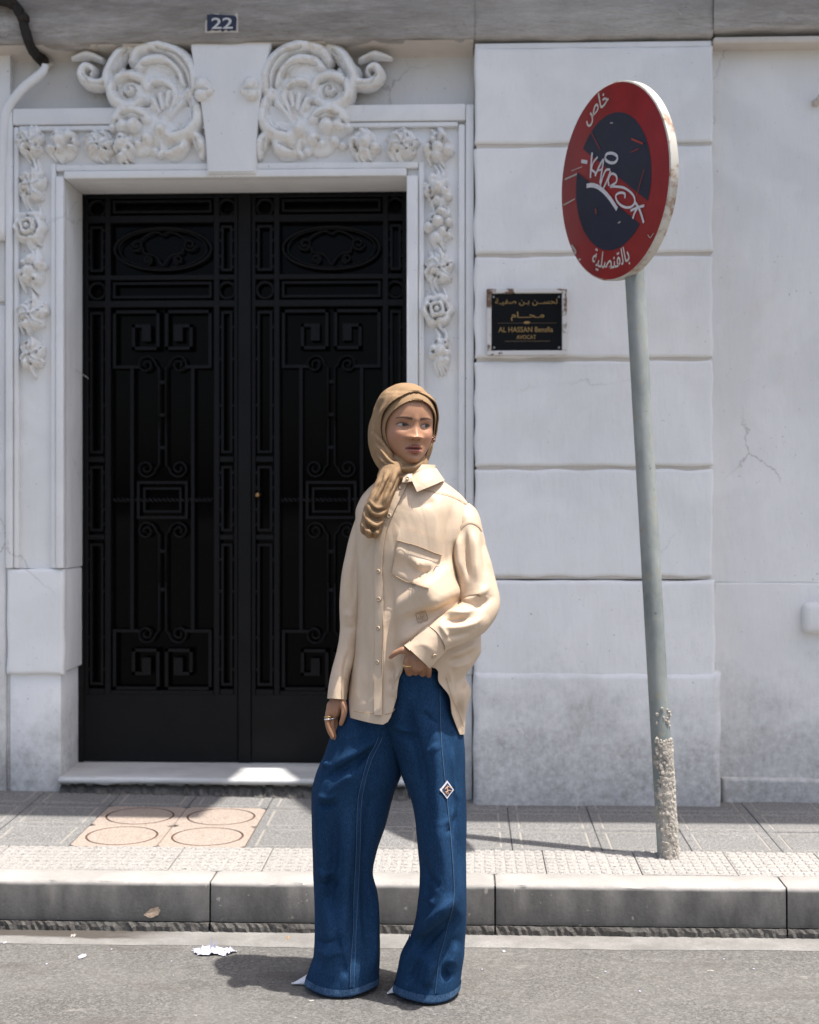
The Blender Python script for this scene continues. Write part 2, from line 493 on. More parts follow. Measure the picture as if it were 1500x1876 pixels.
# tactile tiles: one shared mesh of flat studs
tm = MB()
td = Y_TAC - Y_STONE
tm.bevbox(.0015, TW - .0015, .0015, td - .0015, -.02, 0, .002, 1)
for i in range(9):
    for j in range(7):
        cx, cy = (i + .5) * TW / 9, (j + .5) * td / 7
        a, b, h = .0118, .0135, .0032
        tm.add([(cx - a, cy - b, -.001), (cx + a, cy - b, -.001), (cx + a, cy + b, -.001), (cx - a, cy + b, -.001),
                (cx - a + .003, cy - b + .003, h), (cx + a - .003, cy - b + .003, h), (cx + a - .003, cy + b - .003, h), (cx - a + .003, cy + b - .003, h)],
               [(4, 5, 6, 7), (0, 1, 5, 4), (1, 2, 6, 5), (2, 3, 7, 6), (3, 0, 4, 7)])
tme = tm.mesh('tactile_tile'); tme.materials.append(M['tactile'])
for c in range(-4, 13):
    o = link('tactile_tile', tme, None, pav)
    x0 = X_ORIGIN + c * TW + .1
    o.location = (x0, Y_STONE, zp(x0, Y_STONE) + rp.uniform(-.001, .0012))
    o.rotation_euler = (math.atan(.022), 0, rp.uniform(-.003, .003))

# kerb stones with a rounded edge and a rough foot
kerb = tag(MB().box(-3.2, 3.2, Y_KERB + .03, Y_STONE - .004, -.02, .125).build('kerb', M['kerb_foot']), kind='structure')
joints = [PX(u, Y_KERB) for u in (-680, -150, 385, 906, 1441, 1990)]
prof = [(Y_STONE - .003, .03), (Y_STONE - .003, .160), (Y_STONE - .006, .1625), (4.500, .1610), (4.456, .160), (4.445, .1572), (4.4395, .152), (4.4375, .144), (4.4345, .045), (4.4365, .034), (4.47, .030)]
rk = random.Random(5)
for i in range(len(joints) - 1):
    xa, xb_ = joints[i] + .003, joints[i + 1] - .003
    n = 46; m = MB(); G = []
    for j in range(n + 1):
        x = xa + (xb_ - xa) * j / n
        e = min(j, n - j); ins = .004 if e == 0 else 0.0
        row = []
        for q, (y, z) in enumerate(prof):
            w = (.0012 if q in (4, 5, 6, 7) else .0004)
            chip = 0.0
            if q in (4, 5, 6): chip = .006 * max(0, rk.random() - .93) / .07
            row.append((x, y + ins + rk.uniform(-w, w) + chip, z - (ins if q < 5 else 0) + rk.uniform(-w, w) - chip * .8))
        G.append(row)
    m.grid(np.array(G))
    for e in (0, n):
        m.add(G[e], [tuple(range(len(prof)))])
    st = m.build('kerb_stone', M['kerb'], kerb, autosmooth=50)
    f = MB(); G = []
    for j in range(81):
        x = xa + (xb_ - xa) * j / 80
        G.append([(x, 4.47, .031), (x, 4.433 + rk.uniform(-.002, .004), .0305 + rk.uniform(-.001, .001)), (x, 4.431 + rk.uniform(-.004, .005), .018 + rk.uniform(-.004, .004)), (x, 4.434 + rk.uniform(-.006, .004), -.01)])
    f.grid(np.array(G)).build('kerb_foot', M['kerb_foot'], kerb)
# ------------------------------------------------------------------ the house front
YF = 5.60                       # face of the door surround
YP, YR, YZ, YA, YD = 5.545, 5.635, 5.675, 5.525, 5.90    # pilaster, side wall, frieze, architrave, door
house = thing('town_house', (0, 5.6, .18), 'old white plastered town house front with carved door surround and black double door', 'building')
XL, XR = -3.3, 3.2
zt = lambda v, Y=YF, u=430: PZ(v, Y, u)
x_ = lambda u, Y=YF: PX(u, Y)
ZTOP = 4.30

# walls behind everything
w = MB()
w.box(XL, x_(14), YR, 6.4, .0, ZTOP + 2.2)
w.box(x_(1300, YP), XR, YR, 6.4, .0, ZTOP + 2.2)
w.box(x_(14), x_(1300, YP), YZ + .02, 6.4, zt(250), ZTOP + 2.2)
w.box(x_(800), x_(1300, YP), YZ + .02, 6.4, 0, zt(250))
w.build('wall', M['white_r'], house)
# hall behind the door, dark
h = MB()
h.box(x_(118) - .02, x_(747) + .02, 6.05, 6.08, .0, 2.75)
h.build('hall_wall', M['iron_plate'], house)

def plaster_block(name, mat, parent, x0, x1, z0, z1, yf, yb, bev=.014, seed=0, amp=.0014):
    """hand-plastered block: soft uneven face, wandering arrises"""
    r_ = np.random.RandomState(seed)
    def axis(a, b):
        L = b - a; e = np.array((0, .12, .3, .55, .8, 1.0, 1.4)) * bev
        n_ = max(6, int((L - 2.8 * bev) / .03)); return np.concatenate([a + e, np.linspace(a + 1.4 * bev, b - 1.4 * bev, n_ + 2)[1:-1], (b - e)[::-1]])
    xs_, zs_ = axis(x0, x1), axis(z0, z1); X_, Z_ = np.meshgrid(xs_, zs_)
    d = np.minimum(np.minimum(X_ - x0, x1 - X_), np.minimum(Z_ - z0, z1 - Z_)); t_ = np.clip(1 - d / bev, 0, 1)
    Y_ = yf + bev * (1 - np.sqrt(np.clip(1 - t_ ** 2, 0, 1)))
    for _ in range(14):
        k_ = r_.randn(2) * r_.choice((6, 14, 40)); Y_ += amp / 2.4 * (6 / (6 + np.hypot(*k_) * .35)) * np.sin(k_[0] * X_ + k_[1] * Z_ + r_.uniform(0, 6.28))
    for _ in range(5):
        f1, f2 = r_.uniform(5, 45, 2); wz = np.exp(-np.minimum(Z_ - z0, z1 - Z_) / .03); wx = np.exp(-np.minimum(X_ - x0, x1 - X_) / .03)
        Z_ = Z_ + .0010 * wz * np.sin(f1 * X_ + r_.uniform(0, 6.28)); X_ = X_ + .0010 * wx * np.sin(f2 * Z_ + r_.uniform(0, 6.28))
    Gf = np.stack([X_, Y_, Z_], -1); m = MB(); m.grid(Gf)
    B = np.concatenate([Gf[0, :], Gf[1:, -1], Gf[-1, -2::-1], Gf[-2:0:-1, 0]]); B2 = B.copy(); B2[:, 1] = yb
    m.grid(np.stack([B, B2]), True)
    return m.build(name, mat, parent, autosmooth=60)
# door surround: piers, lintel, raised strips
def px_box(mb, u0, u1, v0, v1, y0, y1, Y=YF, bev=.004, uz=430):
    mb.bevbox(x_(u0, Y), x_(u1, Y), y0, y1, zt(v1, Y, uz), zt(v0, Y, uz), bev, 2)
s = MB()
px_box(s, 12, 118, 200, 1042, YF + .022, 6.02, uz=60)
px_box(s, 13, 117, 1043, 1232, YF + .012, 6.02, bev=.008, uz=60)
px_box(s, 16, 110, 1234, 1480, YF + .018, 6.02, bev=.006, uz=60)
s.build('pier', M['white_l'], house, autosmooth=40)
s = MB()
px_box(s, 747, 866, 190, 1042, YF + .022, 6.02, uz=800)
px_box(s, 749, 865, 1043, 1232, YF + .012, 6.02, bev=.008, uz=800)
px_box(s, 754, 864, 1234, 1500, YF + .018, 6.02, bev=.006, uz=800)
s.build('pier', M['white_l'], house, autosmooth=40)
s = MB()
px_box(s, 118.2, 746.8, 196, 325, YF + .022, 6.0)
s.build('lintel', M['white_l'], house, autosmooth=40)
plaster_block('pier_block', M['white_l'], house, x_(12), x_(118), zt(1236, YF, 60), zt(1042, YF, 60), YF - .002, YF + .04, .016, 31)
plaster_block('pier_block', M['white_l'], house, x_(747), x_(866), zt(1236, YF, 800), zt(1042, YF, 800), YF - .002, YF + .04, .016, 32)
# strips proud of the sunk panel
def strip(u0, u1, v0, v1, uz, d=0.0):
    m = MB(); px_box(m, u0, u1, v0, v1, YF - d, YF + .03, bev=.006, uz=uz)
    m.build('moulding_strip', M['white_l'], house, autosmooth=40)
strip(12, 25, 203, 1041, 60, .012); strip(26, 35, 232, 1041, 60, .004)
strip(94, 103, 300, 1041, 60, .002); strip(104, 119, 324.5, 1041, 60, .014)
strip(852, 867, 193, 1041, 800, .012); strip(839, 851, 228, 1041, 800, .004)
strip(766, 776, 296, 1041, 800, .002); strip(746, 765, 322, 1041, 800, .014)
strip(25.5, 851.5, 196, 226, 430, .014); strip(35.5, 838.5, 227, 236, 430, .006)
strip(103.5, 765.5, 299, 311, 430, .004); strip(119.3, 745.7, 312, 326, 430, .016)
# frieze and cove above
f = MB()
f.box(x_(12), x_(868), YZ, 5.9, zt(205), zt(70))
f.build('frieze', M['frieze'], house)
c = MB()
prof_c = []
z0, z1 = zt(110, YZ), zt(76, YA)
for i in range(9):
    a = math.pi / 2 * i / 8
    prof_c.append((YZ - (YZ - YA - .01) * (1 - math.cos(a)), z0 + (z1 - z0) * math.sin(a)))
G = np.array([[(x, y, z) for y, z in prof_c] for x in np.linspace(XL, x_(866), 30)])
c.grid(G).build('cove', M['cream'], house, smooth=True)
# architrave band of rough grey render, uneven lower edge
def band(u0, u1, vlow, y, name='architrave'):
    n = 60; ra = random.Random(int(u0) + 7); m = MB()
    xs_ = np.linspace(u0, u1, n + 1); zl = zt(vlow, y)
    G = []
    for i in range(n + 1):
        x = xs_[i]; j = .003 * math.sin(x * 11 + u0) + .002 * math.sin(x * 29) + ra.uniform(-.0012, .0012)
        G.append([(x, 5.9, zl + j), (x, y + .012, zl + j), (x, y, zl + .012 + j), (x, y - .002 + ra.uniform(-.003, .003), zl + .12), (x, y + ra.uniform(-.003, .003), zl + .25), (x, y, ZTOP)])
    m.grid(np.array(G)); m.build(name, M['render'], house, smooth=True)
band(XL, x_(868, YA), 76, YA)
band(x_(868, YA) + .001, x_(1306, YA) - .001, 75, YA + .005)
band(x_(1306, YA), XR, 66, YA - .004)
lip = MB(); lip.bevbox(x_(1307, YA), XR, YA + .01, YR + .05, zt(77, YA, 1400), zt(64, YA, 1400) , .01, 2)
lip.build('lip_moulding', M['cream'], house, autosmooth=40)

# keystone
kz = lambda u, v: (x_(u), zt(v))
K = [(352, 74), (506, 74), (492, 120), (480, 190), (474, 250), (471, 321), (383, 321), (381, 260), (374, 200), (362, 140)]
bm = bmesh.new()
fr = [bm.verts.new((kz(u, v)[0], YF - .055 + .02 * max(0, (v - 140)) / 180, kz(u, v)[1])) for u, v in K]
bk = [bm.verts.new((kz(u, v)[0], YF + .1, kz(u, v)[1])) for u, v in K]
bm.faces.new(fr)
for i in range(len(K)): bm.faces.new((fr[i], bk[i], bk[(i + 1) % len(K)], fr[(i + 1) % len(K)]))
bmesh.ops.bevel(bm, geom=[e for e in bm.edges if all(q in fr for q in e.verts)], offset=.007, segments=2, affect='EDGES')
MB().bm(bm).build('keystone', M['white_l'], house, autosmooth=35)

# ---- carved reliefs: domed strokes melted together on a grid
def relief(name, strokes, Y, parent, mat, res=1.5, cuts=(), p=13.0, seed=0, rough=.0016):
    pts = [q for s_ in strokes for q in s_[0]]; rm = max(np.max(s_[1]) for s_ in strokes) + 3
    u0, u1 = min(q[0] for q in pts) - rm, max(q[0] for q in pts) + rm
    v0, v1 = min(q[1] for q in pts) - rm, max(q[1] for q in pts) + rm
    U, V = np.meshgrid(np.arange(u0, u1 + res, res), np.arange(v0, v1 + res, res))
    acc = np.zeros_like(U)
    def dome(pl, r, hgt):
        pl = np.asarray(pl, float); best = np.zeros_like(U)
        if len(pl) == 1: pl = np.concatenate([pl, pl + 1e-3])
        rr = np.interp(np.linspace(0, 1, len(pl)), np.linspace(0, 1, len(np.atleast_1d(r))), np.atleast_1d(r)) if np.ndim(r) else np.full(len(pl), float(r))
        hh = np.interp(np.linspace(0, 1, len(pl)), np.linspace(0, 1, len(np.atleast_1d(hgt))), np.atleast_1d(hgt)) if np.ndim(hgt) else np.full(len(pl), float(hgt))
        for i in range(len(pl) - 1):
            a, b = pl[i], pl[i + 1]; ab = b - a
            t = np.clip(((U - a[0]) * ab[0] + (V - a[1]) * ab[1]) / (ab @ ab), 0, 1)
            d = np.hypot(U - a[0] - t * ab[0], V - a[1] - t * ab[1]); R_ = rr[i] + t * (rr[i + 1] - rr[i])
            best = np.maximum(best, (hh[i] + t * (hh[i + 1] - hh[i])) * np.sqrt(np.clip(1 - (d / R_) ** 2, 0, 1)))
        return best
    for s_ in strokes: acc += dome(*s_) ** p
    Hh = acc ** (1 / p) * 1.22
    for s_ in cuts: Hh = np.maximum(Hh - dome(*s_), np.minimum(Hh, .003))
    rs = np.random.RandomState(seed)
    nz = rs.rand(*U.shape)
    for _ in range(2): nz = (nz + np.roll(nz, 1, 0) + np.roll(nz, -1, 0) + np.roll(nz, 1, 1) + np.roll(nz, -1, 1)) / 5
    on = Hh > .0008
    Hh = np.where(on, Hh + (nz - .5) * rough * 4, -.004)
    W = Pn(U, V, Y); W[..., 1] = Y - Hh
    R_, C_ = U.shape; idx = np.arange(R_ * C_).reshape(R_, C_)
    cell = on[:-1, :-1] | on[1:, :-1] | on[:-1, 1:] | on[1:, 1:]
    q = np.stack([idx[:-1, :-1], idx[1:, :-1], idx[1:, 1:], idx[:-1, 1:]], -1)[cell]
    used = np.unique(q); remap = np.full(R_ * C_, -1); remap[used] = np.arange(len(used))
    m = MB(); m.add(W.reshape(-1, 3)[used], remap[q].tolist())
    return m.build(name, mat, parent, smooth=True, recalc=False)
def spiral(cu, cv, r0, r1, turns, a0, n=22):
    return [(cu + (r0 + (r1 - r0) * i / (n - 1)) * math.cos(a0 + turns * 2 * math.pi * i / (n - 1)), cv + (r0 + (r1 - r0) * i / (n - 1)) * math.sin(a0 + turns * 2 * math.pi * i / (n - 1))) for i in range(n)]
def cur(pts, n=6):
    """smooth curve through points"""
    p = np.asarray(pts, float); out = []
    q = np.concatenate([[2 * p[0] - p[1]], p, [2 * p[-1] - p[-2]]])
    for i in range(1, len(q) - 2):
        for t in np.linspace(0, 1, n, endpoint=False):
            out.append(tuple(.5 * (2 * q[i] + (q[i + 1] - q[i - 1]) * t + (2 * q[i - 1] - 5 * q[i] + 4 * q[i + 1] - q[i + 2]) * t * t + (3 * q[i] - q[i - 1] - 3 * q[i + 1] + q[i + 2]) * t ** 3)))
    return out + [tuple(p[-1])]
def scroll_strokes(mir):
    f = (lambda pts: [(852 - u, v) for u, v in pts]) if mir else (lambda pts: list(pts))
    S, C = [], []
    A = lambda pts, r, hh: S.append((f(pts), r, hh))
    A(cur([(524, 190), (497, 176), (490, 158), (500, 128), (528, 103), (562, 93), (592, 99), (603, 116)]), [12, 17, 17, 11], [.045, .075, .085, .05])
    A(cur([(511, 160), (520, 135), (548, 118), (578, 120), (592, 132)]), [9, 14, 10], [.05, .075, .06])
    A(cur([(604, 92), (622, 100), (638, 122), (650, 150), (640, 178)]), [10, 14, 12, 9], [.05, .07, .06])
    A(cur([(598, 84), (612, 90), (628, 84)]), [6, 8, 5], .05)
    A(cur([(645, 148), (664, 158), (684, 156), (697, 142), (690, 128), (678, 132), (680, 142)]), [11, 11, 9, 6], [.05, .065, .055])
    A(cur([(662, 112), (680, 105), (697, 104), (716, 108)]), [5, 8, 4], [.03, .045, .02])
    A(cur([(524, 196), (526, 176), (540, 160), (562, 155), (576, 166)]), [9, 12, 8], [.05, .065, .05])
    A(cur([(577, 170), (586, 152), (608, 147), (630, 155), (641, 175), (630, 194), (604, 200), (584, 190)]), [9, 12, 12, 9], [.055, .08, .08, .06])
    A([(606, 173)], 17, .075)
    A(cur([(500, 176), (488, 202), (488, 226), (503, 246), (528, 256), (548, 246)]), [11, 16, 16, 12], [.05, .075, .075, .06])
    A([(552, 243)], 14, .085)
    for e in ((512, 196), (522, 184), (537, 178), (552, 181), (566, 190)): A(cur([(540, 238), ((540 + e[0]) / 2 + 2, (238 + e[1]) / 2 - 3), e]), [4, 6, 8], [.03, .052, .062])
    A([(566, 203)], 10, .05); A([(582, 210)], 9, .05)
    A(cur([(575, 226), (592, 212), (616, 208), (634, 222)]), [12, 18, 13], [.06, .08, .06])
    A([(601, 236)], 16, .085); A([(622, 236)], 15, .07); A([(640, 238)], 10, .05)
    A([(577, 258)], 15, .07); A([(593, 268)], 10, .055); A([(614, 262)], 11, .05); A([(630, 270)], 8, .04)
    A(cur([(500, 245), (486, 258), (478, 276), (478, 290)]), [9, 14, 7], [.05, .06, .04])
    A(cur([(508, 260), (516, 276), (540, 284)]), [10, 14, 9], [.05, .06, .04])
    A(cur([(552, 262), (548, 278), (556, 288)]), [8, 9, 6], .04)
    A([(566, 280)], 10, .04); A([(536, 262)], 12, .055)
    for q, r0_, h0 in (((560, 130), 44, .040), ((600, 170), 44, .045), ((530, 170), 36, .035), ((515, 225), 34, .035), ((560, 235), 44, .042), ((612, 228), 34, .04), ((640, 140), 24, .03), ((530, 270), 30, .03), ((590, 262), 30, .035)): A([q], r0_, h0)
    C.append((f(cur([(503, 165), (512, 138), (538, 112), (570, 104)])), 3.5, .02))
    C.append((f(cur([(620, 112), (634, 140), (632, 170)])), 3.0, .018))
    C.append((f(spiral(606, 173, 13, 2, 1.1, 0.4)), 2.6, .03))
    C.append((f(cur([(496, 190), (498, 226), (516, 246)])), 3.0, .016))
    C.append((f([(684, 141), (682, 138)]), 5, .04))
    for pts, w_, d_ in (([(497, 170), (499, 140), (520, 112), (556, 99)], 2.2, .022), ([(520, 150), (534, 130), (560, 124), (584, 128)], 2.2, .020), ([(532, 172), (548, 163), (566, 163)], 2.0, .018), ([(590, 160), (608, 154), (628, 162), (634, 176)], 2.2, .022),
                       ([(494, 205), (494, 228), (508, 244), (530, 249)], 2.2, .020), ([(612, 98), (628, 116), (640, 140)], 2.2, .020), ([(582, 222), (600, 215), (622, 218)], 2.2, .02), ([(488, 262), (484, 280)], 2.0, .018), ([(516, 270), (538, 278)], 2.0, .018), ([(655, 160), (680, 160), (692, 146)], 2.0, .016),
                       ([(540, 205), (556, 222)], 3.0, .02), ([(575, 200), (590, 204)], 2.6, .02)):
        C.append((f(cur(pts)), w_, d_))
    for q in ((590, 226), (611, 226), (630, 230), (585, 262)): C.append((f([q]), 3.4, .025))
    return S, C
for mir in (True, False):
    S, C = scroll_strokes(mir)
    relief('scroll_ornament', S, YF + .03, house, M['relief'], cuts=C, seed=4 + mir)
# rosettes on the sides of the keystone
for cu, cv, dr in ((372, 164, 1), (461, 164, -1)):
    S = [([(cu, cv - 8)], 15, .04), ([(cu - 2 * dr, cv + 9)], 13, .035), ([(cu + 9 * dr, cv + 2)], 11, .03)]
    relief('rosette', S, YF - .048, house, M['relief'], cuts=[([(cu - 10, cv + 2), (cu + 10, cv + 3)], 2.5, .015)], seed=int(cu))
# flower clusters hanging down both piers and along the lintel
def cluster(cu, cv, w, hgt, seed):
    """bunch of fruit, a rose or curling leaves, no two alike"""
    r_ = random.Random(seed); S, C = [], []; kind = (0, 2, 0, 2, 1, 0, 2, 2, 0, 0, 2, 1, 0, 2, 0, 2, 0)[seed % 17]
    cu += r_.uniform(-3, 3); cv += r_.uniform(-4, 4)
    S.append(([(cu, cv - .16 * hgt), (cu, cv + .16 * hgt)], .44 * w, .026))
    if kind == 0:      # fruit and berries
        for i in range(7):
            a = 2 * math.pi * i / 7 + r_.uniform(-.4, .4); q = r_.uniform(.22, .40)
            S.append(([(cu + q * w * math.cos(a), cv + q * hgt * math.sin(a))], r_.uniform(7.5, 12), r_.uniform(.050, .075)))
        S.append(([(cu + r_.uniform(-5, 5), cv + r_.uniform(-6, 3))], r_.uniform(12, 15), .082))
    elif kind == 1:    # open rose
        for i in range(6):
            a = 2 * math.pi * i / 6 + r_.uniform(-.25, .25)
            S.append((cur([(cu + .40 * w * math.cos(a - .5), cv + .36 * hgt * math.sin(a - .5)), (cu + .44 * w * math.cos(a), cv + .42 * hgt * math.sin(a)), (cu + .38 * w * math.cos(a + .5), cv + .34 * hgt * math.sin(a + .5))]), [6, 8.5, 6], r_.uniform(.046, .062)))
        for i in range(4):
            a = 2 * math.pi * i / 4 + .6
            S.append((cur([(cu + .20 * w * math.cos(a - .6), cv + .18 * hgt * math.sin(a - .6)), (cu + .22 * w * math.cos(a), cv + .21 * hgt * math.sin(a)), (cu + .18 * w * math.cos(a + .6), cv + .17 * hgt * math.sin(a + .6))]), [4.5, 6, 4.5], .072))
        S.append(([(cu, cv)], 7, .080))
    else:              # folded leaves
        for i in range(5):
            a = -1.57 + (i - 2) * 1.15 + r_.uniform(-.2, .2)
            e = (cu + .46 * w * math.cos(a), cv + .46 * hgt * math.sin(a)); mid = (cu + .26 * w * math.cos(a + .35), cv + .26 * hgt * math.sin(a + .35))
            S.append((cur([(cu, cv + 4), mid, e]), [9, 11.5, 6], [.062, .066, .040])); C.append((cur([(cu, cv + 4), mid, e]), 1.9, .016))
        S.append(([(cu + r_.choice((-8, 8)), cv + .30 * hgt)], 11, .072)); S.append(([(cu, cv + 2)], 9, .078))
    for i in range(6):   # leaf tips reaching towards the neighbours
        a = r_.choice((-1.57, 1.57)) + r_.gauss(0, .55)
        p0 = (cu + .30 * w * math.cos(a), cv + .30 * hgt * math.sin(a)); p1 = (cu + .50 * w * math.cos(a + .2), cv + .48 * hgt * math.sin(a + .2)); p2 = (cu + .62 * w * math.cos(a - .1) * .8, cv + .78 * hgt * math.sin(a - .1))
        S.append((cur([p0, p1, p2]), [6.5, 5, 2.5], [.040, .034, .016]))
    for i in range(4):
        a = r_.uniform(0, 6.28); C.append(([(cu + .30 * w * math.cos(a), cv + .32 * hgt * math.sin(a))], r_.uniform(2.4, 3.6), .035))
    return S, C
drops = [(61, 340, 50, 62), (61, 417, 52, 62), (60, 500, 52, 58), (60, 573, 52, 60), (62, 646, 40, 58)]
drops += [(803, 347, 52, 62), (803, 417, 52, 60), (803, 490, 50, 58), (802, 572, 54, 58), (805, 645, 40, 58)]
drops += [(60, 264, 50, 50), (122, 268, 62, 46), (188, 270, 58, 46), (232, 272, 40, 44), (668, 268, 56, 46), (737, 265, 58, 48), (803, 268, 50, 50)]
for i, (a, b, w_, h_) in enumerate(drops):
    S, C = cluster(a, b, w_, h_, i + 20)
    relief('flower_cluster', S, YF + .024, house, M['relief'], cuts=C, seed=i, p=14)

# pilaster of channelled blocks
pil = MB()
pil.box(x_(872, YP), x_(1300, YP), YP + .014, YR + .1, zt(1061, YP, 1080), zt(80, YP, 1080))
pil = pil.build('pilaster', M['cream'], house)
vj = [86, 265, 466, 658, 857, 1060]
for i in range(5):
    plaster_block('wall_block', M['white'], pil, x_(868.5, YP), x_(1305.5, YP), zt(vj[i + 1] - 3.5, YP, 1080), zt(vj[i] + (3.5 if i else 0), YP, 1080), YP, YR + .02, .013, 40 + i, .0022)
m = MB(); m.bevbox(x_(869, YP), x_(1304, YP), YP + .012, YR, zt(86, YP, 1080), zt(75, YP, 1080), .004, 2)
m.build('cap_moulding', M['white'], pil, autosmooth=50)
plaster_block('wall_block', M['white'], pil, x_(867, YP), x_(1309, YP), zt(1240, YP, 1080), zt(1063.5, YP, 1080), YP - .006, YR + .02, .016, 51, .0026)
plaster_block('plinth_block', M['white'], pil, x_(866, YP), x_(1319, YP), .05, zt(1232, YP, 1080), YP - .018, YR + .02, .024, 52, .0034)
# side wall: plinth along the foot and a thicker lower coat of plaster
plaster_block('plinth_block', M['white_r'], house, x_(1318, YR), XR, .05, zt(1424, YR, 1400), YR - .032, YR + .02, .014, 53, .004)
plaster_block('lower_coat', M['white_r'], house, x_(1306, YR), XR, .06, zt(1068, YR, 1400), YR - .007, YR + .02, .006, 54, .003)
plaster_block('upper_coat', M['white_r'], house, x_(1300, YR), XR, zt(1067.5, YR, 1400), zt(70, YR, 1400), YR - .004, YR + .02, .004, 55, .003)
m = MB(); m.bevbox(XL, x_(9), YR - .02, YR + .02, 0, zt(560, YR, 0), .01, 2); m.bevbox(XL, x_(9), YR - .02, YR + .02, zt(554, YR, 0), zt(330, YR, 0), .01, 2)
m.build('corner_block', M['white_r'], house, autosmooth=50)

# worn marble doorstep
st = MB()
zs = zt(1426, YF - .01, 330); n = 90; rs_ = random.Random(9)
xa, xb_ = x_(108, YF - .01), x_(747)
G = []
for i in range(n + 1):
    x = xa + (xb_ - xa) * i / n
    wob = .004 * math.sin(x * 9) + rs_.uniform(-.002, .002)
    chip = .018 * math.exp(-((i - 81) / 3.0) ** 2) + .010 * math.exp(-((i - 12) / 2.0) ** 2)
    G.append([(x, 5.92, zs + .012), (x, YF + .02, zs + .002), (x, YF - .004 + wob, zs), (x, YF - .014 + wob + chip * .6, zs - .006 - chip * .4), (x, YF - .012 + wob + chip, zs - .020 - chip), (x, YF + .01 + wob + chip, zs - .026 - chip), (x, YF + .035, zs - .030), (x, YF + .045 , zs - .2)])
st.grid(np.array(G)).build('doorstep', M['marble'], house, smooth=True)
# mortar and rubble under the step
rb = MB(); G = []
for i in range(n + 1):
    x = xa + (xb_ - xa) * i / n
    G.append([(x, YF + .05, zs - .028), (x, YF + .012 + rs_.uniform(-.012, .012), zs - .045 + rs_.uniform(-.008, .008)), (x, YF - .012 + rs_.uniform(-.012, .012), zs - .075), (x, YF - .03 + rs_.uniform(-.01, .008), zs - .13)])
rb.grid(np.array(G)).build('step_footing', M['kerb_foot'], house)

# ------------------------------------------------------------------ the black iron double door
dx = lambda u: PX(u, YD)
dz = lambda v: PZ(v, YD, 440)
fr = MB()
fr.bevbox(dx(140), dx(157), YD - .03, YD + .05, dz(1396), dz(338), .004, 1)
fr.bevbox(dx(742), dx(762), YD - .03, YD + .05, dz(1396), dz(338), .004, 1)
fr.bevbox(dx(157), dx(742), YD - .03, YD + .05, dz(357), dz(336), .004, 1)
fr.build('door_frame', M['iron_plate'], house)
def bar(mb, pts, w=6.0, y0=None, y1=None):
    """flat iron bar along pixel points, square corners"""
    y0 = YD - .012 if y0 is None else y0; y1 = YD + .012 if y1 is None else y1
    for (a, b), (c, d) in zip(pts[:-1], pts[1:]):
        h_ = w / 2
        mb.box(dx(min(a, c) - h_), dx(max(a, c) + h_), y0, y1, dz(max(b, d) + h_), dz(min(b, d) - h_))
def volute(mb, cu, cv, r, dr, vert, stem_u, stem_v, w=2.9):
    """scroll that leaves a stem and curls outward; vert = +1 curls at the lower end of the stem, -1 at the upper end"""
    pts = [(stem_u, stem_v), (stem_u, cv - vert * 6)]
    k = 26
    for i in range(k):
        a = 0 + 1.62 * 2 * math.pi * i / (k - 1)
        rr = r * (1 - .80 * i / (k - 1))
        pts.append((cu - dr * rr * math.cos(a), cv + vert * rr * math.sin(a)))
    mb.tube([(dx(a), YD - .002, dz(b)) for a, b in pts], w / 441.0, 6, True, (1.9, .8), up=(0, 1, 0))
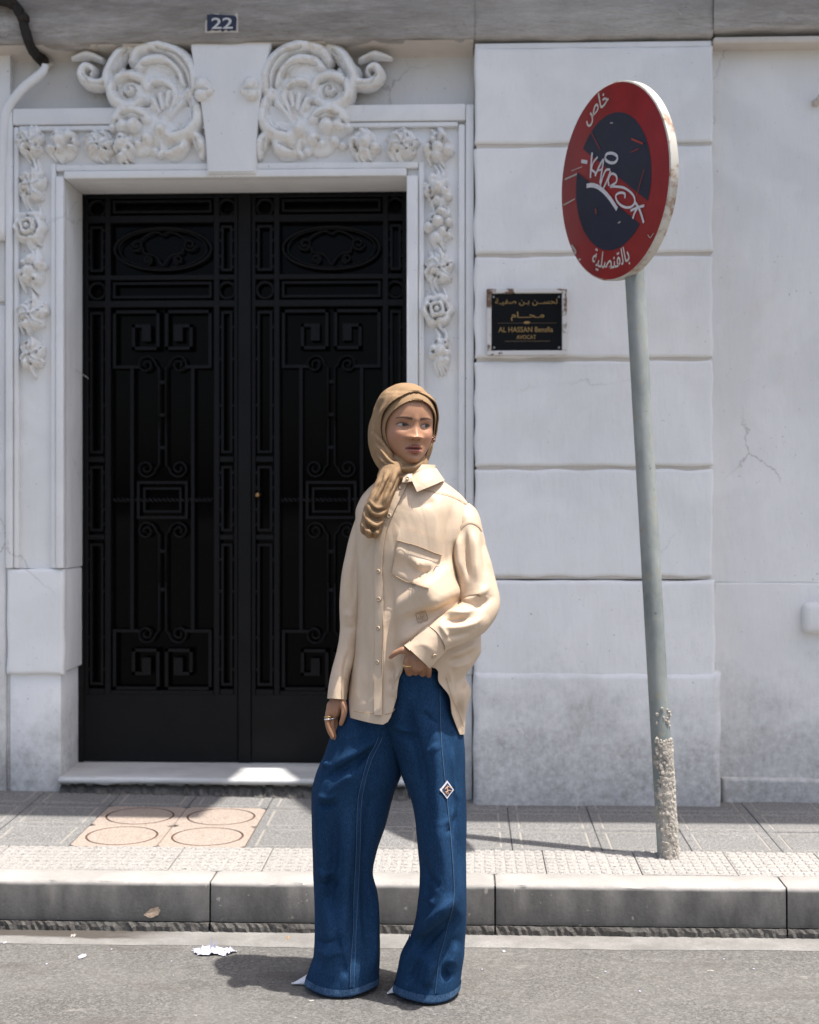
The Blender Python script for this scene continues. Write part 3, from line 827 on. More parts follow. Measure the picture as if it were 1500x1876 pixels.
def door_leaf(uL, uR, mainL, mainR, knob):
    """uL..uR: clear leaf between stiles; mainL..mainR the wide middle field"""
    root = MB()
    # leaf body: stiles, cross bars, kick plate
    for a, b in ((uL - 4, uL + 4), (uR - 4, uR + 4), (mainL - 11, mainL), (mainR, mainR + 11)):
        root.bevbox(dx(a), dx(b), YD - .016, YD + .03, dz(1274), dz(357), .003, 1)
    for v0, v1 in ((355, 363), (394, 408), (503, 513), (550, 563)):
        root.bevbox(dx(uL), dx(uR), YD - .015, YD + .03, dz(v1), dz(v0), .003, 1)
    for a, b in ((uL + 4, mainL - 11), (mainR + 11, uR - 4)):
        for v0, v1 in ((836, 847), (979, 989), (1262, 1274)):
            root.bevbox(dx(a), dx(b), YD - .0145, YD + .03, dz(v1), dz(v0), .003, 1)
    root.bevbox(dx(mainL), dx(mainR), YD - .0145, YD + .03, dz(1274), dz(1265), .003, 1)
    leaf = root.build('door_leaf', M['iron'], house)
    k = MB(); k.bevbox(dx(uL - 4), dx(uR + 4), YD - .02, YD + .03, dz(1394), dz(1272), .003, 1)
    k.build('kick_plate', M['iron_plate'], leaf)
    pn = MB(); pn.box(dx(uL), dx(uR), YD + .034, YD + .040, dz(1274), dz(357)); pn.build('glass_pane', M['pane'], leaf)
    # narrow side fields: a ring, a frame, a ring, three long frames
    for a, b in ((uL + 4, mainL - 11), (mainR + 11, uR - 4)):
        c = (a + b) / 2
        for cv in (380, 532):
            m = MB()
            m.tube([(dx(c + 15 * math.cos(w)), YD, dz(cv + 15 * math.sin(w))) for w in np.linspace(0, 2 * math.pi, 25)], .009, 6, False)
            m.build('iron_ring', M['iron'], leaf, smooth=True)
        for v0, v1 in ((411, 500), (568, 833), (851, 976), (993, 1258)):
            m = MB(); i_ = 5
            bar(m, [(a + i_, v0 + i_), (b - i_, v0 + i_)], 4.5); bar(m, [(a + i_, v1 - i_), (b - i_, v1 - i_)], 4.5)
            bar(m, [(a + i_, v0 + i_), (a + i_, v1 - i_)], 4.5, YD - .011); bar(m, [(b - i_, v0 + i_), (b - i_, v1 - i_)], 4.5, YD - .011)
            for t in (.12, .34, .66, .88):
                vv = v0 + (v1 - v0) * t
                for q in (a + 1.2, b - 1.2): m.box(dx(q - 2), dx(q + 2), YD - .010, YD + .010, dz(vv + 2.5), dz(vv - 2.5))
            m.build('bar_frame', M['iron'], leaf)
    mc = (mainL + mainR) / 2; hw = (mainR - mainL) / 2
    # top and lower cross panels
    for v0, v1 in ((366, 391), (516, 547)):
        m = MB(); bar(m, [(mainL + 6, v0 + 3), (mainR - 6, v0 + 3)], 4.5); bar(m, [(mainL + 6, v1 - 3), (mainR - 6, v1 - 3)], 4.5)
        bar(m, [(mainL + 6, v0 + 3), (mainL + 6, v1 - 3)], 4.5, YD - .011); bar(m, [(mainR - 6, v0 + 3), (mainR - 6, v1 - 3)], 4.5, YD - .011)
        m.build('bar_frame', M['iron'], leaf)
    # oval with scrolls
    m = MB()
    for rr, wd in ((1.0, .0075), (.90, .004)):
        m.tube([(dx(mc + rr * (hw - 5) * math.cos(w)), YD, dz(455 + rr * 39 * math.sin(w))) for w in np.linspace(0, 2 * math.pi, 49)], wd, 6, False)
    m.build('oval_ring', M['iron'], leaf, smooth=True)
    m = MB()
    for s_ in (-1, 1):
        for (cu, cv, r, tr, a0) in ((mc + s_ * .52 * hw, 447, 13, 1.5, 0), (mc + s_ * .30 * hw, 475, 9, 1.4, 1.5)):
            pts = spiral(cu, cv, r, 2.5, tr, a0, 24)
            if s_ < 0: pts = [(2 * cu - a, b) for a, b in pts]
            m.tube([(dx(a), YD, dz(b)) for a, b in pts], .0055, 6)
        m.tube([(dx(a), YD, dz(b)) for a, b in cur([(mc, 487), (mc + s_ * 14, 468), (mc + s_ * 34, 462), (mc + s_ * .52 * hw - s_ * 12, 452)])], .0055, 6)
        m.tube([(dx(a), YD, dz(b)) for a, b in cur([(mc, 430), (mc + s_ * 12, 424), (mc + s_ * 30, 430), (mc + s_ * 42, 440)])], .0055, 6)
    m.build('oval_scrollwork', M['iron'], leaf, smooth=True)
    # Greek keys, upper and lower, both mirrored about the middle
    for top in (True, False):
        for s_ in (-1, 1):
            m = MB()
            kp = [(-.93, 672), (-.93, 571), (-.085, 571), (-.085, 638), (-.56, 638), (-.56, 597), (-.31, 597), (-.31, 622)]
            if not top: kp = [(a, 1156 + (672 - b) * 1.04) for a, b in kp]
            q = [(mc + s_ * -a * hw, b) for a, b in kp]
            bar(m, q, 5.6)
            m.box(dx(q[-1][0] - 8), dx(q[-1][0] + 8), YD - .0125, YD + .0125, dz(max(q[-1][1], q[-2][1]) + 3), dz(min(q[-1][1], q[-2][1]) - 3))
            bar(m, [q[0], (mc + s_ * .48 * hw, q[0][1])], 5.6, YD - .011)
            m.build('greek_key', M['iron'], leaf)
    # paired stems ending in scrolls
    for s_ in (-1, 1):
        for va, vb, ends in ((690, 846, (668, 858)), (985, 1150, (973, 1162))):
            m = MB(); su = mc + s_ * 6.0; cu = mc + s_ * 30; mid = (va + vb) / 2
            for vert, cv in ((-1, ends[0]), (1, ends[1])):
                volute(m, cu, cv, 24 - 6.5, s_, vert, su + s_ * .2, mid)
            m.build('scroll_stem', M['iron'], leaf, smooth=True)
        m = MB(); bar(m, [(mc + s_ * .59 * hw, 676), (mc + s_ * .59 * hw, 1152)], 6.0, YD - .010)
        for vv in (700, 760, 820, 1010, 1080): m.box(dx(mc + s_ * 3 - 3), dx(mc + s_ * 3 + 3), YD - .009, YD + .009, dz(vv + 3), dz(vv - 3))
        m.build('upright_bar', M['iron'], leaf)
    # box in the middle with a twisted bar
    m = MB()
    for e, w_ in ((0, 5), (11, 4)):
        a, b, c, d = mc - 44 + e, mc + 44 - e, 884 + e, 948 - e
        bar(m, [(a, c), (b, c)], w_); bar(m, [(a, d), (b, d)], w_); bar(m, [(a, c), (a, d)], w_, YD - .011); bar(m, [(b, c), (b, d)], w_, YD - .011)
    m.build('bar_frame', M['iron'], leaf)
    m = MB()
    for ph in (0, math.pi):
        m.tube([(dx(a), YD + .006 * math.sin(a * .38 + ph), dz(916 + 2.6 * math.cos(a * .38 + ph))) for a in np.linspace(mainL + 2, mainR - 2, 70)], .0055, 6)
    m.build('twisted_bar', M['iron'], leaf, smooth=True)
    if knob:
        m = MB(); c = np.array((dx(475), YD - .016, dz(907)))
        m.tube([c, c + (0, -.012, 0), c + (0, -.02, 0), c + (0, -.028, 0), c + (0, -.034, 0)], [.013, .006, .011, .011, .005], 14)
        m.build('door_knob', M['brass'], leaf, smooth=True)
    return leaf
door_leaf(160, 434, 205, 393, False)
door_leaf(466, 742, 514, 702, True)
m = MB(); m.bevbox(dx(438.5), dx(462), YD - .028, YD + .03, dz(1394), dz(357), .004, 2)
m.build('meeting_stile', M['iron_plate'], house)

# ------------------------------------------------------------------ unseen balconies inferred from their shade; slot and rear strip added to shape the sunlight
ZB = ZTOP + .02
sx, sy = SUN_DIR.x / SUN_DIR.z, SUN_DIR.y / SUN_DIR.z
def up(u, v, z):
    """follow the sun's ray from ground pixel up to the balcony's underside"""
    a, b = (u - 750.0) / FPX, (v - 938.0) / FPX
    t = (CAM_H - z) / b
    p = np.array((t * (-ST + a * CT), t * (CT + a * ST)))
    return p + np.array((sx, sy)) * (ZB - z)
Yedge = 5.25 + sy * (ZB - .175)
la, lb, lc = up(384, 1484, .185), up(434, 1444, .20), up(446, 1407, .273)  # slot outline traced back along the sun from the lit ground patch
ra_, rc = up(600, 1482, .185), up(532, 1407, .273)
def slab(name, poly, z0, z1):
    n = len(poly)
    v = [(x, y, z0) for x, y in poly] + [(x, y, z1) for x, y in poly]
    return MB().add(v, [tuple(range(n))[::-1], tuple(range(n, 2 * n))] + [(i, (i + 1) % n, n + (i + 1) % n, n + i) for i in range(n)]).build(name, M['render'], house)
yb = lc[1]
slab('balcony_slab', [(XL, Yedge), (la[0] - (lb[0] - la[0]) * (la[1] - Yedge) / (lb[1] - la[1]), Yedge), tuple(la), tuple(lb), (lc[0], yb), (XL, yb)], ZB, ZB + .14)
slab('balcony_slab', [(ra_[0] + .02, Yedge), (XR, Yedge), (XR, yb), (rc[0], yb)], ZB, ZB + .14)
slab('shade_ledge', [(XL, yb + .001), (XR, yb + .001), (XR, YZ + .02), (XL, YZ + .02)], ZB, ZB + .12)  # unseen strip added to keep slot light off the wall
# ------------------------------------------------------------------ leaning no-parking sign on the pavement
def ground_at(u, v):
    Y = 4.7
    for _ in range(30):
        p = P(u, v, Y); Y += (p[2] - zp(p[0], Y)) * 3.0
    return P(u, v, Y)
pb = ground_at(1222, 1571)
YS = pb[1]
pt = P(1141.5, 152, YS + .02)
sign = thing('no_parking_sign', (pb[0], pb[1], pb[2]), 'round red and blue no-parking sign with graffiti on a leaning grey pole', 'sign')
def rusty(name, base, rust, amt=(.52, .66), rough=.55, metal=.0, sc=14):
    k = NT(name)
    f = k.ramp(k.noise(sc, 7, .7), [(amt[0], 0.0), (amt[1], 1.0)])
    c = k.mix(k.ramp(k.noise(4, 4, .6), [(.3, 0.0), (.7, 1.0)]), [x * .8 for x in base], base)
    k.set(Base_Color=k.mix(f, c, rust), Roughness=rough, Metallic=metal)
    k.bump(k.noise(90, 4, .6), .2, .002)
    return k.mat
def pole_mat():
    k = NT('weathered_pole')
    c = k.mix(k.ramp(k.noise(5, 6, .65, sc=(1, 1, .5)), [(.35, 0.0), (.66, 1.0)]), (.16, .185, .18), (.33, .345, .325))
    c = k.mix(k.math('MULTIPLY', k.ramp(k.noise(17, 6, .75), [(.54, 0.0), (.64, 1.0)]), .7), c, (.30, .27, .20))
    c = k.mix(k.math('MULTIPLY', k.ramp(k.noise(40, 4, .7), [(.66, 0.0), (.71, 1.0)]), .8), c, (.045, .045, .045))
    k.set(Base_Color=c, Roughness=.6)
    k.bump(k.noise(60, 5, .65), .25, .003)
    return k.mat
M['pole'] = pole_mat()
d_ = (pt - pb) / np.linalg.norm(pt - pb)
m = MB()
L_ = np.linalg.norm(pt - pb)
m.tube([pb - d_ * .05, pb, pb + d_ * L_ * .5, pt - d_ * .004, pt], [.0335, .0335, .0325, .0325, .029], 28)
m.build('pole', M['pole'], sign, autosmooth=40)
# mortar crust stuck round the lower pole
def crust(t0, t1, n, seed, a0=-2.3, a1=2.0):
    r_ = random.Random(seed); m = MB()
    bm = bmesh.new(); bmesh.ops.create_icosphere(bm, subdivisions=1, radius=1)
    base = np.array([q.co[:] for q in bm.verts]); fs = [[q.index for q in f.verts] for f in bm.faces]; bm.free()
    for i in range(n):
        t = t0 + (t1 - t0) * r_.random(); a = r_.gauss(0, .95)
        if not a0 < a < a1: continue
        c = pb + d_ * t + np.array((math.cos(a - .35), math.sin(a - .35), 0)) * .0325
        s_ = r_.uniform(.003, .0085)
        jit = np.array([[r_.uniform(.75, 1.25)] for _ in base])
        m.add(c + base * jit * s_ * np.array((1, 1, r_.uniform(.8, 1.6))), fs)
    return m
M['mortar'] = simple('dry_mortar', (.37, .338, .295), .95, 0, .1, .25, 70, .4, 160, .003)
crust(.0, .395, 1500, 4).build('mortar_crust', M['mortar'], sign)
crust(.44, .50, 26, 5, -2, 0.2).build('mortar_crust', M['mortar'], sign)
m = MB()
G = np.array([[pb + d_ * (.0 + .385 * (1 - .16 * abs(a) ** 2 + .03 * math.sin(7 * a))) * t + np.array((math.cos(a - .35), math.sin(a - .35), 0)) * (.0355 + .0015 * math.sin(9 * t + 5 * a)) for a in np.linspace(-1.75, 1.6, 26)] for t in np.linspace(0, 1, 40)])
m.grid(G).build('mortar_skin', M['mortar'], sign, smooth=True)
# disc
ang = math.radians(62.5)
nrm = np.array((-math.sin(ang), -math.cos(ang), 0.0)); nrm = nrm - d_ * (nrm @ d_); nrm /= np.linalg.norm(nrm)
ax = np.cross(d_, -nrm); ax /= np.linalg.norm(ax)
if ax[0] < 0: ax = -ax
Rd = .327
hub = pb + d_ * ((1571 - 331) / (1571 - 152) * L_) + nrm * .045 - ax * .034
RD = .328
def S3(a, b, off=0.0): return hub + ax * a * RD + d_ * b * RD + nrm * off
def sign_paint(name, col, wear):
    k = NT(name)
    c = k.mix(k.ramp(k.noise(7, 6, .7), [(.35, 0.0), (.7, 1.0)]), [x * .78 for x in col], [x * 1.12 for x in col])
    c = k.mix(k.ramp(k.noise(48, 5, .7, sc=(1, 1, .4)), [(.70, 0.0), (.74, .8)]), c, wear)
    k.set(Base_Color=c, Roughness=.42)
    k.b.inputs['Specular IOR Level'].default_value = .3
    k.bump(k.noise(30, 3, .5), .06, .002)
    return k.mat
M['sign_red'] = sign_paint('sign_red', (.27, .016, .016), (.34, .12, .10))
M['sign_blue'] = sign_paint('sign_navy', (.017, .020, .040), (.085, .03, .035))
M['sign_white'] = sign_paint('sign_white', (.62, .58, .53), (.45, .33, .24))
M['sign_back'] = rusty('sign_rim', (.56, .53, .47), (.26, .13, .06), (.50, .64))
n = 96
m = MB()
rings = [(0.0, 0.0), (.985, 0.0), (1.0, -.003), (1.0, -.032), (.985, -.034)]
V = [S3(0, 0, .0)]; 
for r, o in rings[1:]:
    V += [S3(r * math.cos(2 * math.pi * k / n), r * math.sin(2 * math.pi * k / n), o) for k in range(n)]
Fc = [(0, 1 + k, 1 + (k + 1) % n) for k in range(n)]
for i in range(3):
    Fc += [(1 + i * n + k, 1 + (i + 1) * n + k, 1 + (i + 1) * n + (k + 1) % n, 1 + i * n + (k + 1) % n) for k in range(n)]
m.add(V, Fc)
m.m = [0] * n + [1] * (3 * n)
disc = m.build('disc', [M['sign_red'], M['sign_back']], sign, autosmooth=40)
m = MB(); m.add([S3(.97 * math.cos(2 * math.pi * k / n), .97 * math.sin(2 * math.pi * k / n), -.006) for k in range(n)], [tuple(range(n))])
m.build('disc_back', M['sign_back'], disc)
# navy field in two pieces, red bar left between them
rin = .69; a0 = math.radians(-36); ex = np.array((math.cos(a0), math.sin(a0))); ey = np.array((-ex[1], ex[0]))
for lo, s_ in ((.085, 1), (.165, -1)):
    w0 = math.asin(lo / rin)
    pts = []
    for k in range(49):
        w = w0 + (math.pi - 2 * w0) * k / 48
        q = rin * math.cos(w) * ex + s_ * rin * math.sin(w) * ey
        pts.append(S3(q[0], q[1], .0012))
    MB().add(pts, [tuple(range(49))]).build('navy_field', M['sign_blue'], disc)
def arc_text(body, r, deg, width, up_out, name, hscale=1.0, depth=.0016):
    me = text_mesh(body, 1.0, 'CENTER', 0, .012)
    v, f = mesh_arrays(me); bpy.data.meshes.remove(me)
    w = v[:, 0].max() - v[:, 0].min(); v[:, 0] -= (v[:, 0].max() + v[:, 0].min()) / 2
    s_ = width / w; out = []
    for x, y, _ in v:
        x *= s_; y *= s_ * hscale
        if up_out: th = math.radians(deg) - x / r; rr = r + y
        else: th = math.radians(deg) + x / r; rr = r - y
        out.append(S3(rr * math.cos(th), rr * math.sin(th), depth))
    MB().add(out, f).build(name, M['sign_white'], disc, recalc=False)
arc_text('\ufeb9\ufe8e\ufea7', .80, 104, .44, True, 'lettering', 1.15)
arc_text(''.join(reversed('\ufe91\ufe8e\ufedf\ufed8\ufee8\ufebc\ufee0\ufef4\ufe94')), .875, 262, .74, False, 'lettering', 1.15)
# graffiti: paint-marker strokes
def on_disc(zx, zy, off=.002):
    u, v = 1000 + zx / 4.467, 120 + zy / 4.467
    a, b = (u - 750) / FPX, (v - 938) / FPX
    dr = np.array((-ST + a * CT, CT + a * ST, -b)); o = np.array((0, 0, CAM_H))
    t = ((hub + nrm * off - o) @ nrm) / (dr @ nrm)
    return o + dr * t
def marker(pts, w, mat, name='graffiti', off=.0024, par=None):
    q = [on_disc(*p, off) for p in cur(pts, 5)]; m = MB(); V = []
    for i in range(len(q)):
        t = q[min(i + 1, len(q) - 1)] - q[max(i - 1, 0)]; t /= np.linalg.norm(t) + 1e-9
        s_ = np.cross(t, nrm); wd = (w[i * len(w) // len(q)] if hasattr(w, '__len__') else w) / 2
        V += [q[i] + s_ * wd, q[i] - s_ * wd]
    m.add(V, [(2 * i, 2 * i + 2, 2 * i + 3, 2 * i + 1) for i in range(len(q) - 1)])
    return m.build(name, mat, disc if par is None else par, recalc=False)
M['marker'] = simple('white_marker', (.60, .58, .60), .6, 0, .3, .15, 60)
off = .0022
for pts, w in (([(285, 782), (335, 792)], .010), ([(374, 712), (366, 800), (360, 920)], .0075), ([(418, 748), (380, 800), (366, 862)], .006), ([(366, 850), (400, 880), (398, 905)], .006),
               ([(398, 905), (430, 830), (466, 770), (452, 870), (438, 965)], .0065), ([(412, 862), (452, 850)], .005), ([(520, 850), (486, 858), (458, 920), (440, 1000), (462, 1010), (500, 930), (525, 862)], .006),
               ([(510, 985), (508, 930), (535, 885), (572, 905), (570, 955), (522, 990), (560, 990), (640, 1003), (708, 1058), (722, 1118), (690, 1158), (632, 1156), (582, 1116), (568, 1066), (600, 1042), (640, 1048), (642, 1086)], .0065),
               ([(688, 1188), (740, 1165), (800, 1146)], .007), ([(742, 1170), (722, 1205), (706, 1254)], .007), ([(720, 1112), (762, 1180), (796, 1286)], .008),
               ([(480, 745), (498, 722), (535, 718), (572, 735), (580, 765), (560, 792), (520, 795), (486, 772), (480, 745)], .008),
               ([(328, 985), (380, 980), (440, 1006), (510, 1076), (578, 1176)], .0125)):
    off += .00012
    marker(pts, w * 1.22, M['marker'], off=off)
M['scratch'] = simple('bare_scratch', (.42, .36, .32), .6)
M['scratch_red'] = simple('red_scratch', (.30, .035, .03), .6)
for pts, w in (([(150, 932), (250, 888)], .006), ([(205, 862), (292, 828)], .003), ([(140, 1142), (232, 1092)], .005), ([(205, 1470), (240, 1525), (222, 1535)], .010), ([(262, 1590), (282, 1585)], .006),
               ([(828, 1385), (850, 1408), (876, 1372)], .003), ([(520, 470), (545, 470)], .004), ([(585, 1290), (605, 1278)], .005)):
    off += .0001; marker(pts, w, M['scratch'], 'scratch', off)
for pts, w in (([(695, 600), (790, 640)], .007), ([(690, 710), (755, 682)], .003), ([(365, 545), (440, 690)], .003), ([(800, 850), (735, 1070)], .003), ([(400, 1170), (408, 1215)], .006)):
    off += .0001; marker(pts, w, M['scratch_red'], 'scratch', off)
# bracket behind the disc
for b in (-.35, .35):
    m = MB()
    q = S3(0, b, -.004); m.tube([q + ax * .05, q - nrm * .055 + ax * .05, q - nrm * .08, q - nrm * .055 - ax * .05, q - ax * .05], .004, 6)
    m.build('bracket', M['sign_back'], disc)

# ------------------------------------------------------------------ lawyer's plaque on the pilaster
pq = thing('wall_plaque', P(963, 650, YP), 'small black plaque with gold lettering in a peeling white frame on the pilaster', 'plaque')
qx = lambda u: PX(u, YP); qz = lambda v: PZ(v, YP, 963)
def peeled():
    k = NT('peeling_white_wood')
    f = k.ramp(k.noise(26, 5, .7, sc=(.5, 1, .5)), [(.54, 0.0), (.60, 1.0)])
    k.set(Base_Color=k.mix(f, (.62, .60, .58), (.15, .085, .055)), Roughness=.7)
    k.bump(f, .3, .003)
    return k.mat
M['peeled'] = peeled()
m = MB(); m.box(qx(897), qx(1029), YP - .008, YP + .004, qz(645), qz(537))
m.build('panel', simple('black_plaque_glass', (.004, .004, .005), .3, 0, .12), pq)
for a in ((890, 1037, 530, 538.5), (890, 1037, 643, 652)):
    m = MB(); m.bevbox(qx(a[0]), qx(a[1]), YP - .022, YP + .003, qz(a[3]), qz(a[2]), .004, 2); m.build('frame_strip', M['peeled'], pq)
for a in ((890, 899, 538.5, 643), (1028, 1037, 538.5, 643)):
    m = MB(); m.bevbox(qx(a[0]), qx(a[1]), YP - .0225, YP + .003, qz(a[3]), qz(a[2]), .004, 2); m.build('frame_strip', M['peeled'], pq)
M['gold'] = simple('dull_gold_paint', (.27, .165, .05), .5)
M['gold_dim'] = simple('faded_gold_paint', (.075, .048, .022), .5)
def flat_text(body, u0, u1, vbase, hpx, mat, Y, name='lettering', bold=.01, parent=None, rot=0.0):
    me = text_mesh(body, 1.0, 'LEFT', 0, bold); v, f = mesh_arrays(me); bpy.data.meshes.remove(me)
    x0, x1 = v[:, 0].min(), v[:, 0].max(); y1 = np.percentile(v[:, 1], 100)
    s_ = PX(u1, Y) - PX(u0, Y); h_ = PZ(vbase - hpx, Y, u0) - PZ(vbase, Y, u0)
    X = PX(u0, Y) + (v[:, 0] - x0) / (x1 - x0) * s_; Z = PZ(vbase, Y, u0) + v[:, 1] / y1 * h_
    return MB().add(np.stack([X, 0 * X + Y, Z], -1), f).build(name, mat, parent, recalc=False)
YT = YP - .0095
tw = '\u0640'
ar1 = ''.join(reversed('\ufedf' + '\ufea4' + '\ufeb4' + tw * 2 + '\ufee6' + ' ' + '\ufe91' + tw + '\ufee6' + ' ' + '\ufebb' + '\ufed4' + '\ufef4' + tw + '\ufe94'))
ar2 = ''.join(reversed('\ufee3' + tw + '\ufea4' + tw * 3 + '\ufe8e' + '\ufee1'))
flat_text(ar1, 906, 1020, 557, 10, M['gold'], YT, parent=pq)
flat_text(ar2, 935, 996, 582, 11, M['gold'], YT, parent=pq)
flat_text('AL HASSAN Bensfia', 912, 1012, 608.5, 9.5, M['gold'], YT, parent=pq)
flat_text('AVOCAT', 945, 981, 621, 7.2, M['gold'], YT, parent=pq)
m = MB(); r_ = random.Random(1); u = 924.0
while u < 1005:
    q = r_.uniform(1.2, 3.0); m.box(qx(u), qx(u + q), YT, YT + .0006, qz(626.6), qz(624.6)); u += q + r_.uniform(.7, 1.6)
tag(m.build('worn_small_print', M['gold_dim'], pq), kind='stuff')
m = MB(); m.box(qx(910), qx(1018), YT, YT + .001, qz(592.8), qz(592)); m.build('dividing_line', M['gold_dim'], pq)
m = MB(); a, b = qx(964), qz(591.5); m.add([(a + .013 * math.cos(w), YT - .0005, b + .0055 * math.sin(w)) for w in np.linspace(0, 6.28, 13)[:-1]], [tuple(range(12))]); m.build('divider_ornament', M['gold'], pq, recalc=False)
for u, v in ((903, 544), (1023, 544), (904, 637), (1023, 637)):
    m = MB(); q = P(u, v, YP - .008); m.tube([q, q + (0, -.003, 0), q + (0, -.005, 0)], [.005, .005, .002], 10); m.build('screw', M['pole'], pq, smooth=True)

# ------------------------------------------------------------------ enamel house number
YN = YA - .006
np_ = thing('house_number_plate', P(406, 56, YA), 'small chipped navy enamel plate with the house number 22 above the door', 'number plate')
def enamel():
    k = NT('navy_enamel')
    c = k.mix(k.ramp(k.noise(30, 4, .7), [(.66, 0.0), (.70, 1.0)]), (.010, .011, .034), (.30, .26, .22))
    k.set(Base_Color=c, Roughness=.3); return k.mat
m = MB()
pts = [(380, 27), (392, 26), (432, 29), (434, 33), (433, 56), (424, 55), (419, 57), (414, 53), (408, 58), (404, 54), (396, 56), (389, 54), (385, 56), (380, 57)]
q = [P(u, v, YN) for u, v in pts]
nn = len(q)
m.add(list(q) + [p + (0, .02, 0) for p in q], [tuple(range(nn))] + [(i, (i + 1) % nn, nn + (i + 1) % nn, nn + i) for i in range(nn)])
m.build('plate', enamel(), np_)
flat_text('22', 388, 427, 52.5, 20, simple('white_enamel', (.60, .58, .56), .35), YN - .002, bold=.015, parent=np_)
m = MB(); m.bevbox(PX(376, YA), PX(437, YA), YA - .002, YA + .02, PZ(60, YA, 406), PZ(24, YA, 406), .002, 1); m.build('backing', M['cream'], np_)

# ------------------------------------------------------------------ old conduit at the top left
cb = thing('conduit', P(5, 330, YZ), 'black sagging conduit joining a white painted cable down the wall', 'cable')
def route(pts, Y0, Y1):
    c = cur(pts, 6); n = len(c)
    return [P(u, v, Y0 if v < 74 else Y0 + (Y1 - Y0) * min(1, (v - 74) / 40)) for i, (u, v) in enumerate(c)]
m = MB(); r0 = route([(-30, -4), (8, 2), (28, 10), (40, 30), (47, 55), (56, 84), (68, 102), (82, 116)], YA - .03, YZ - .03)
rr = random.Random(2)
m.tube(r0, [.019 + rr.uniform(-.001, .002) for _ in r0], 12); 
m.build('black_sleeve', simple('old_black_rubber', (.022, .018, .016), .7, 0, .3, .4, 50, .5, 90, .006), cb, smooth=True)
for t in (9, 19, 40):
    q = r0[min(t, len(r0) - 2)]; m = MB(); m.tube([q + (-.002, 0, .012), q + (.006, -.004, 0), q + (.012, -.006, -.016)], [.020, .024, .020], 10); m.build('tape_lump', simple('tape', (.035, .028, .024), .8, 0, .2, .3, 60, .6, 80, .008), cb, smooth=True)
m = MB(); r1 = route([(84, 118), (80, 130), (66, 143), (45, 160), (25, 183), (12, 206), (8, 235), (6, 275), (3, 330), (2, 440)], YZ - .03, YR - .045)
m.tube(r1, [.013 + .006 * math.sin(min(1, i / 12) * 1.57) for i in range(len(r1))], 12)
m.build('painted_cable', M['white_l'], cb, smooth=True)
m = MB(); q = P(84, 120, YZ - .03); m.tube([q + (.03, .01, .01), q, q + (-.004, 0, -.02)], [.006, .020, .014], 10); m.build('joint_lump', M['cream'], cb, smooth=True)

# ------------------------------------------------------------------ small things on the side wall
bx = MB(); bx.bevbox(PX(1466, YR), PX(1530, YR), YR - .055, YR + .02, PZ(1160, YR, 1480), PZ(1103, YR, 1480), .026, 5)
tag(bx.build('cable_box', M['white_r'], smooth=True), 'rounded white box plastered onto the wall at the right edge', 'cable box')
hk = MB(); q = P(1492, 190, YR)
hk.tube([q + (0, .01, 0), q + (0, -.03, 0), q + (.004, -.05, .004), q + (.01, -.06, .02)], [.018, .013, .012, .008], 10)
tag(hk.build('wall_hook', M['cream'], smooth=True), 'short painted peg sticking out of the wall at the upper right', 'peg')
wr = MB(); wr.tube([P(138, 676, 5.72), P(147, 683, 5.80), P(156, 688, 5.85), P(163, 694, 5.86)], .0016, 6)
tag(wr.build('wire_end', simple('pale_wire', (.55, .53, .5), .5), smooth=True), 'short pale wire end poking from the left door jamb', 'wire')

# ------------------------------------------------------------------ litter on the road
def road_at(u, v, z=0.0):
    a, b = (u - 750.0) / FPX, (v - 938.0) / FPX
    t = (CAM_H - z) / b
    return np.array((t * (-ST + a * CT), t * (CT + a * ST), z))
M['paper'] = simple('torn_paper', (.46, .455, .53), .8, 0, .2, .1, 60)
def scrap(uc, vc, wu, wd, hgt, seed, n=15, spikes=0):
    r_ = random.Random(seed); c = road_at(uc, vc); m = MB()
    k = 22; Z = np.array([[r_.random() for _ in range(k)] for _ in range(k)])
    for _ in range(2): Z = (Z + np.roll(Z, 1, 0) + np.roll(Z, 1, 1) + np.roll(Z, -1, 1)) / 4
    rad = [r_.uniform(.62, 1.0) for _ in range(14)]
    V = []; idx = {}
    for i in range(k):
        for j in range(k):
            a, b = 2 * i / (k - 1) - 1, 2 * j / (k - 1) - 1
            th = math.atan2(b, a); R_ = rad[int((th + math.pi) / (2 * math.pi) * 13.99)]
            if a * a + b * b < R_ * R_:
                idx[i, j] = len(V); V.append(c + (a * wu, b * wd, .002 + hgt * max(0, (Z[i, j] - .38)) * 1.6 * (1.1 - a * a - b * b)))
    F_ = [(idx[i, j], idx[i + 1, j], idx[i + 1, j + 1], idx[i, j + 1]) for i in range(k - 1) for j in range(k - 1) if all(q in idx for q in ((i, j), (i + 1, j), (i + 1, j + 1), (i, j + 1)))]
    m.add(V, F_)
    for s_ in range(spikes):
        q = c + (r_.uniform(-.4, .6) * wu, r_.uniform(-.2, .3) * wd, 0); t = q + (r_.uniform(-.01, .012), .004, r_.uniform(.03, .062))
        m.add([q + (-.004, 0, 0), q + (.005, 0, 0), t + (.0015, 0, 0), t], [(0, 1, 2, 3)])
    return m
pp = scrap(383, 1745, .066, .046, .034, 8, spikes=3)
m2 = scrap(415, 1746, .035, .04, .024, 18); pp.add(np.concatenate(m2.v), m2.f)
tag(pp.build('torn_paper', M['paper']), 'crumpled torn white paper lying on the road by the kerb', 'paper')
tag(scrap(151, 1753, .014, .03, .006, 3).build('paper_scrap', M['paper']), 'small white paper scrap on the road at the lower left', 'paper')
tag(scrap(135, 1715, .011, .02, .005, 6).build('paper_scrap', simple('stained_paper', (.55, .50, .44), .8)), 'small stained scrap lying in the gutter at the left', 'paper')
tag(scrap(528, 1720, .008, .02, .012, 7).build('dry_leaf', simple('dry_leaf', (.42, .27, .13), .8)), 'tiny dry orange leaf in the gutter beside the blue trouser leg', 'leaf')
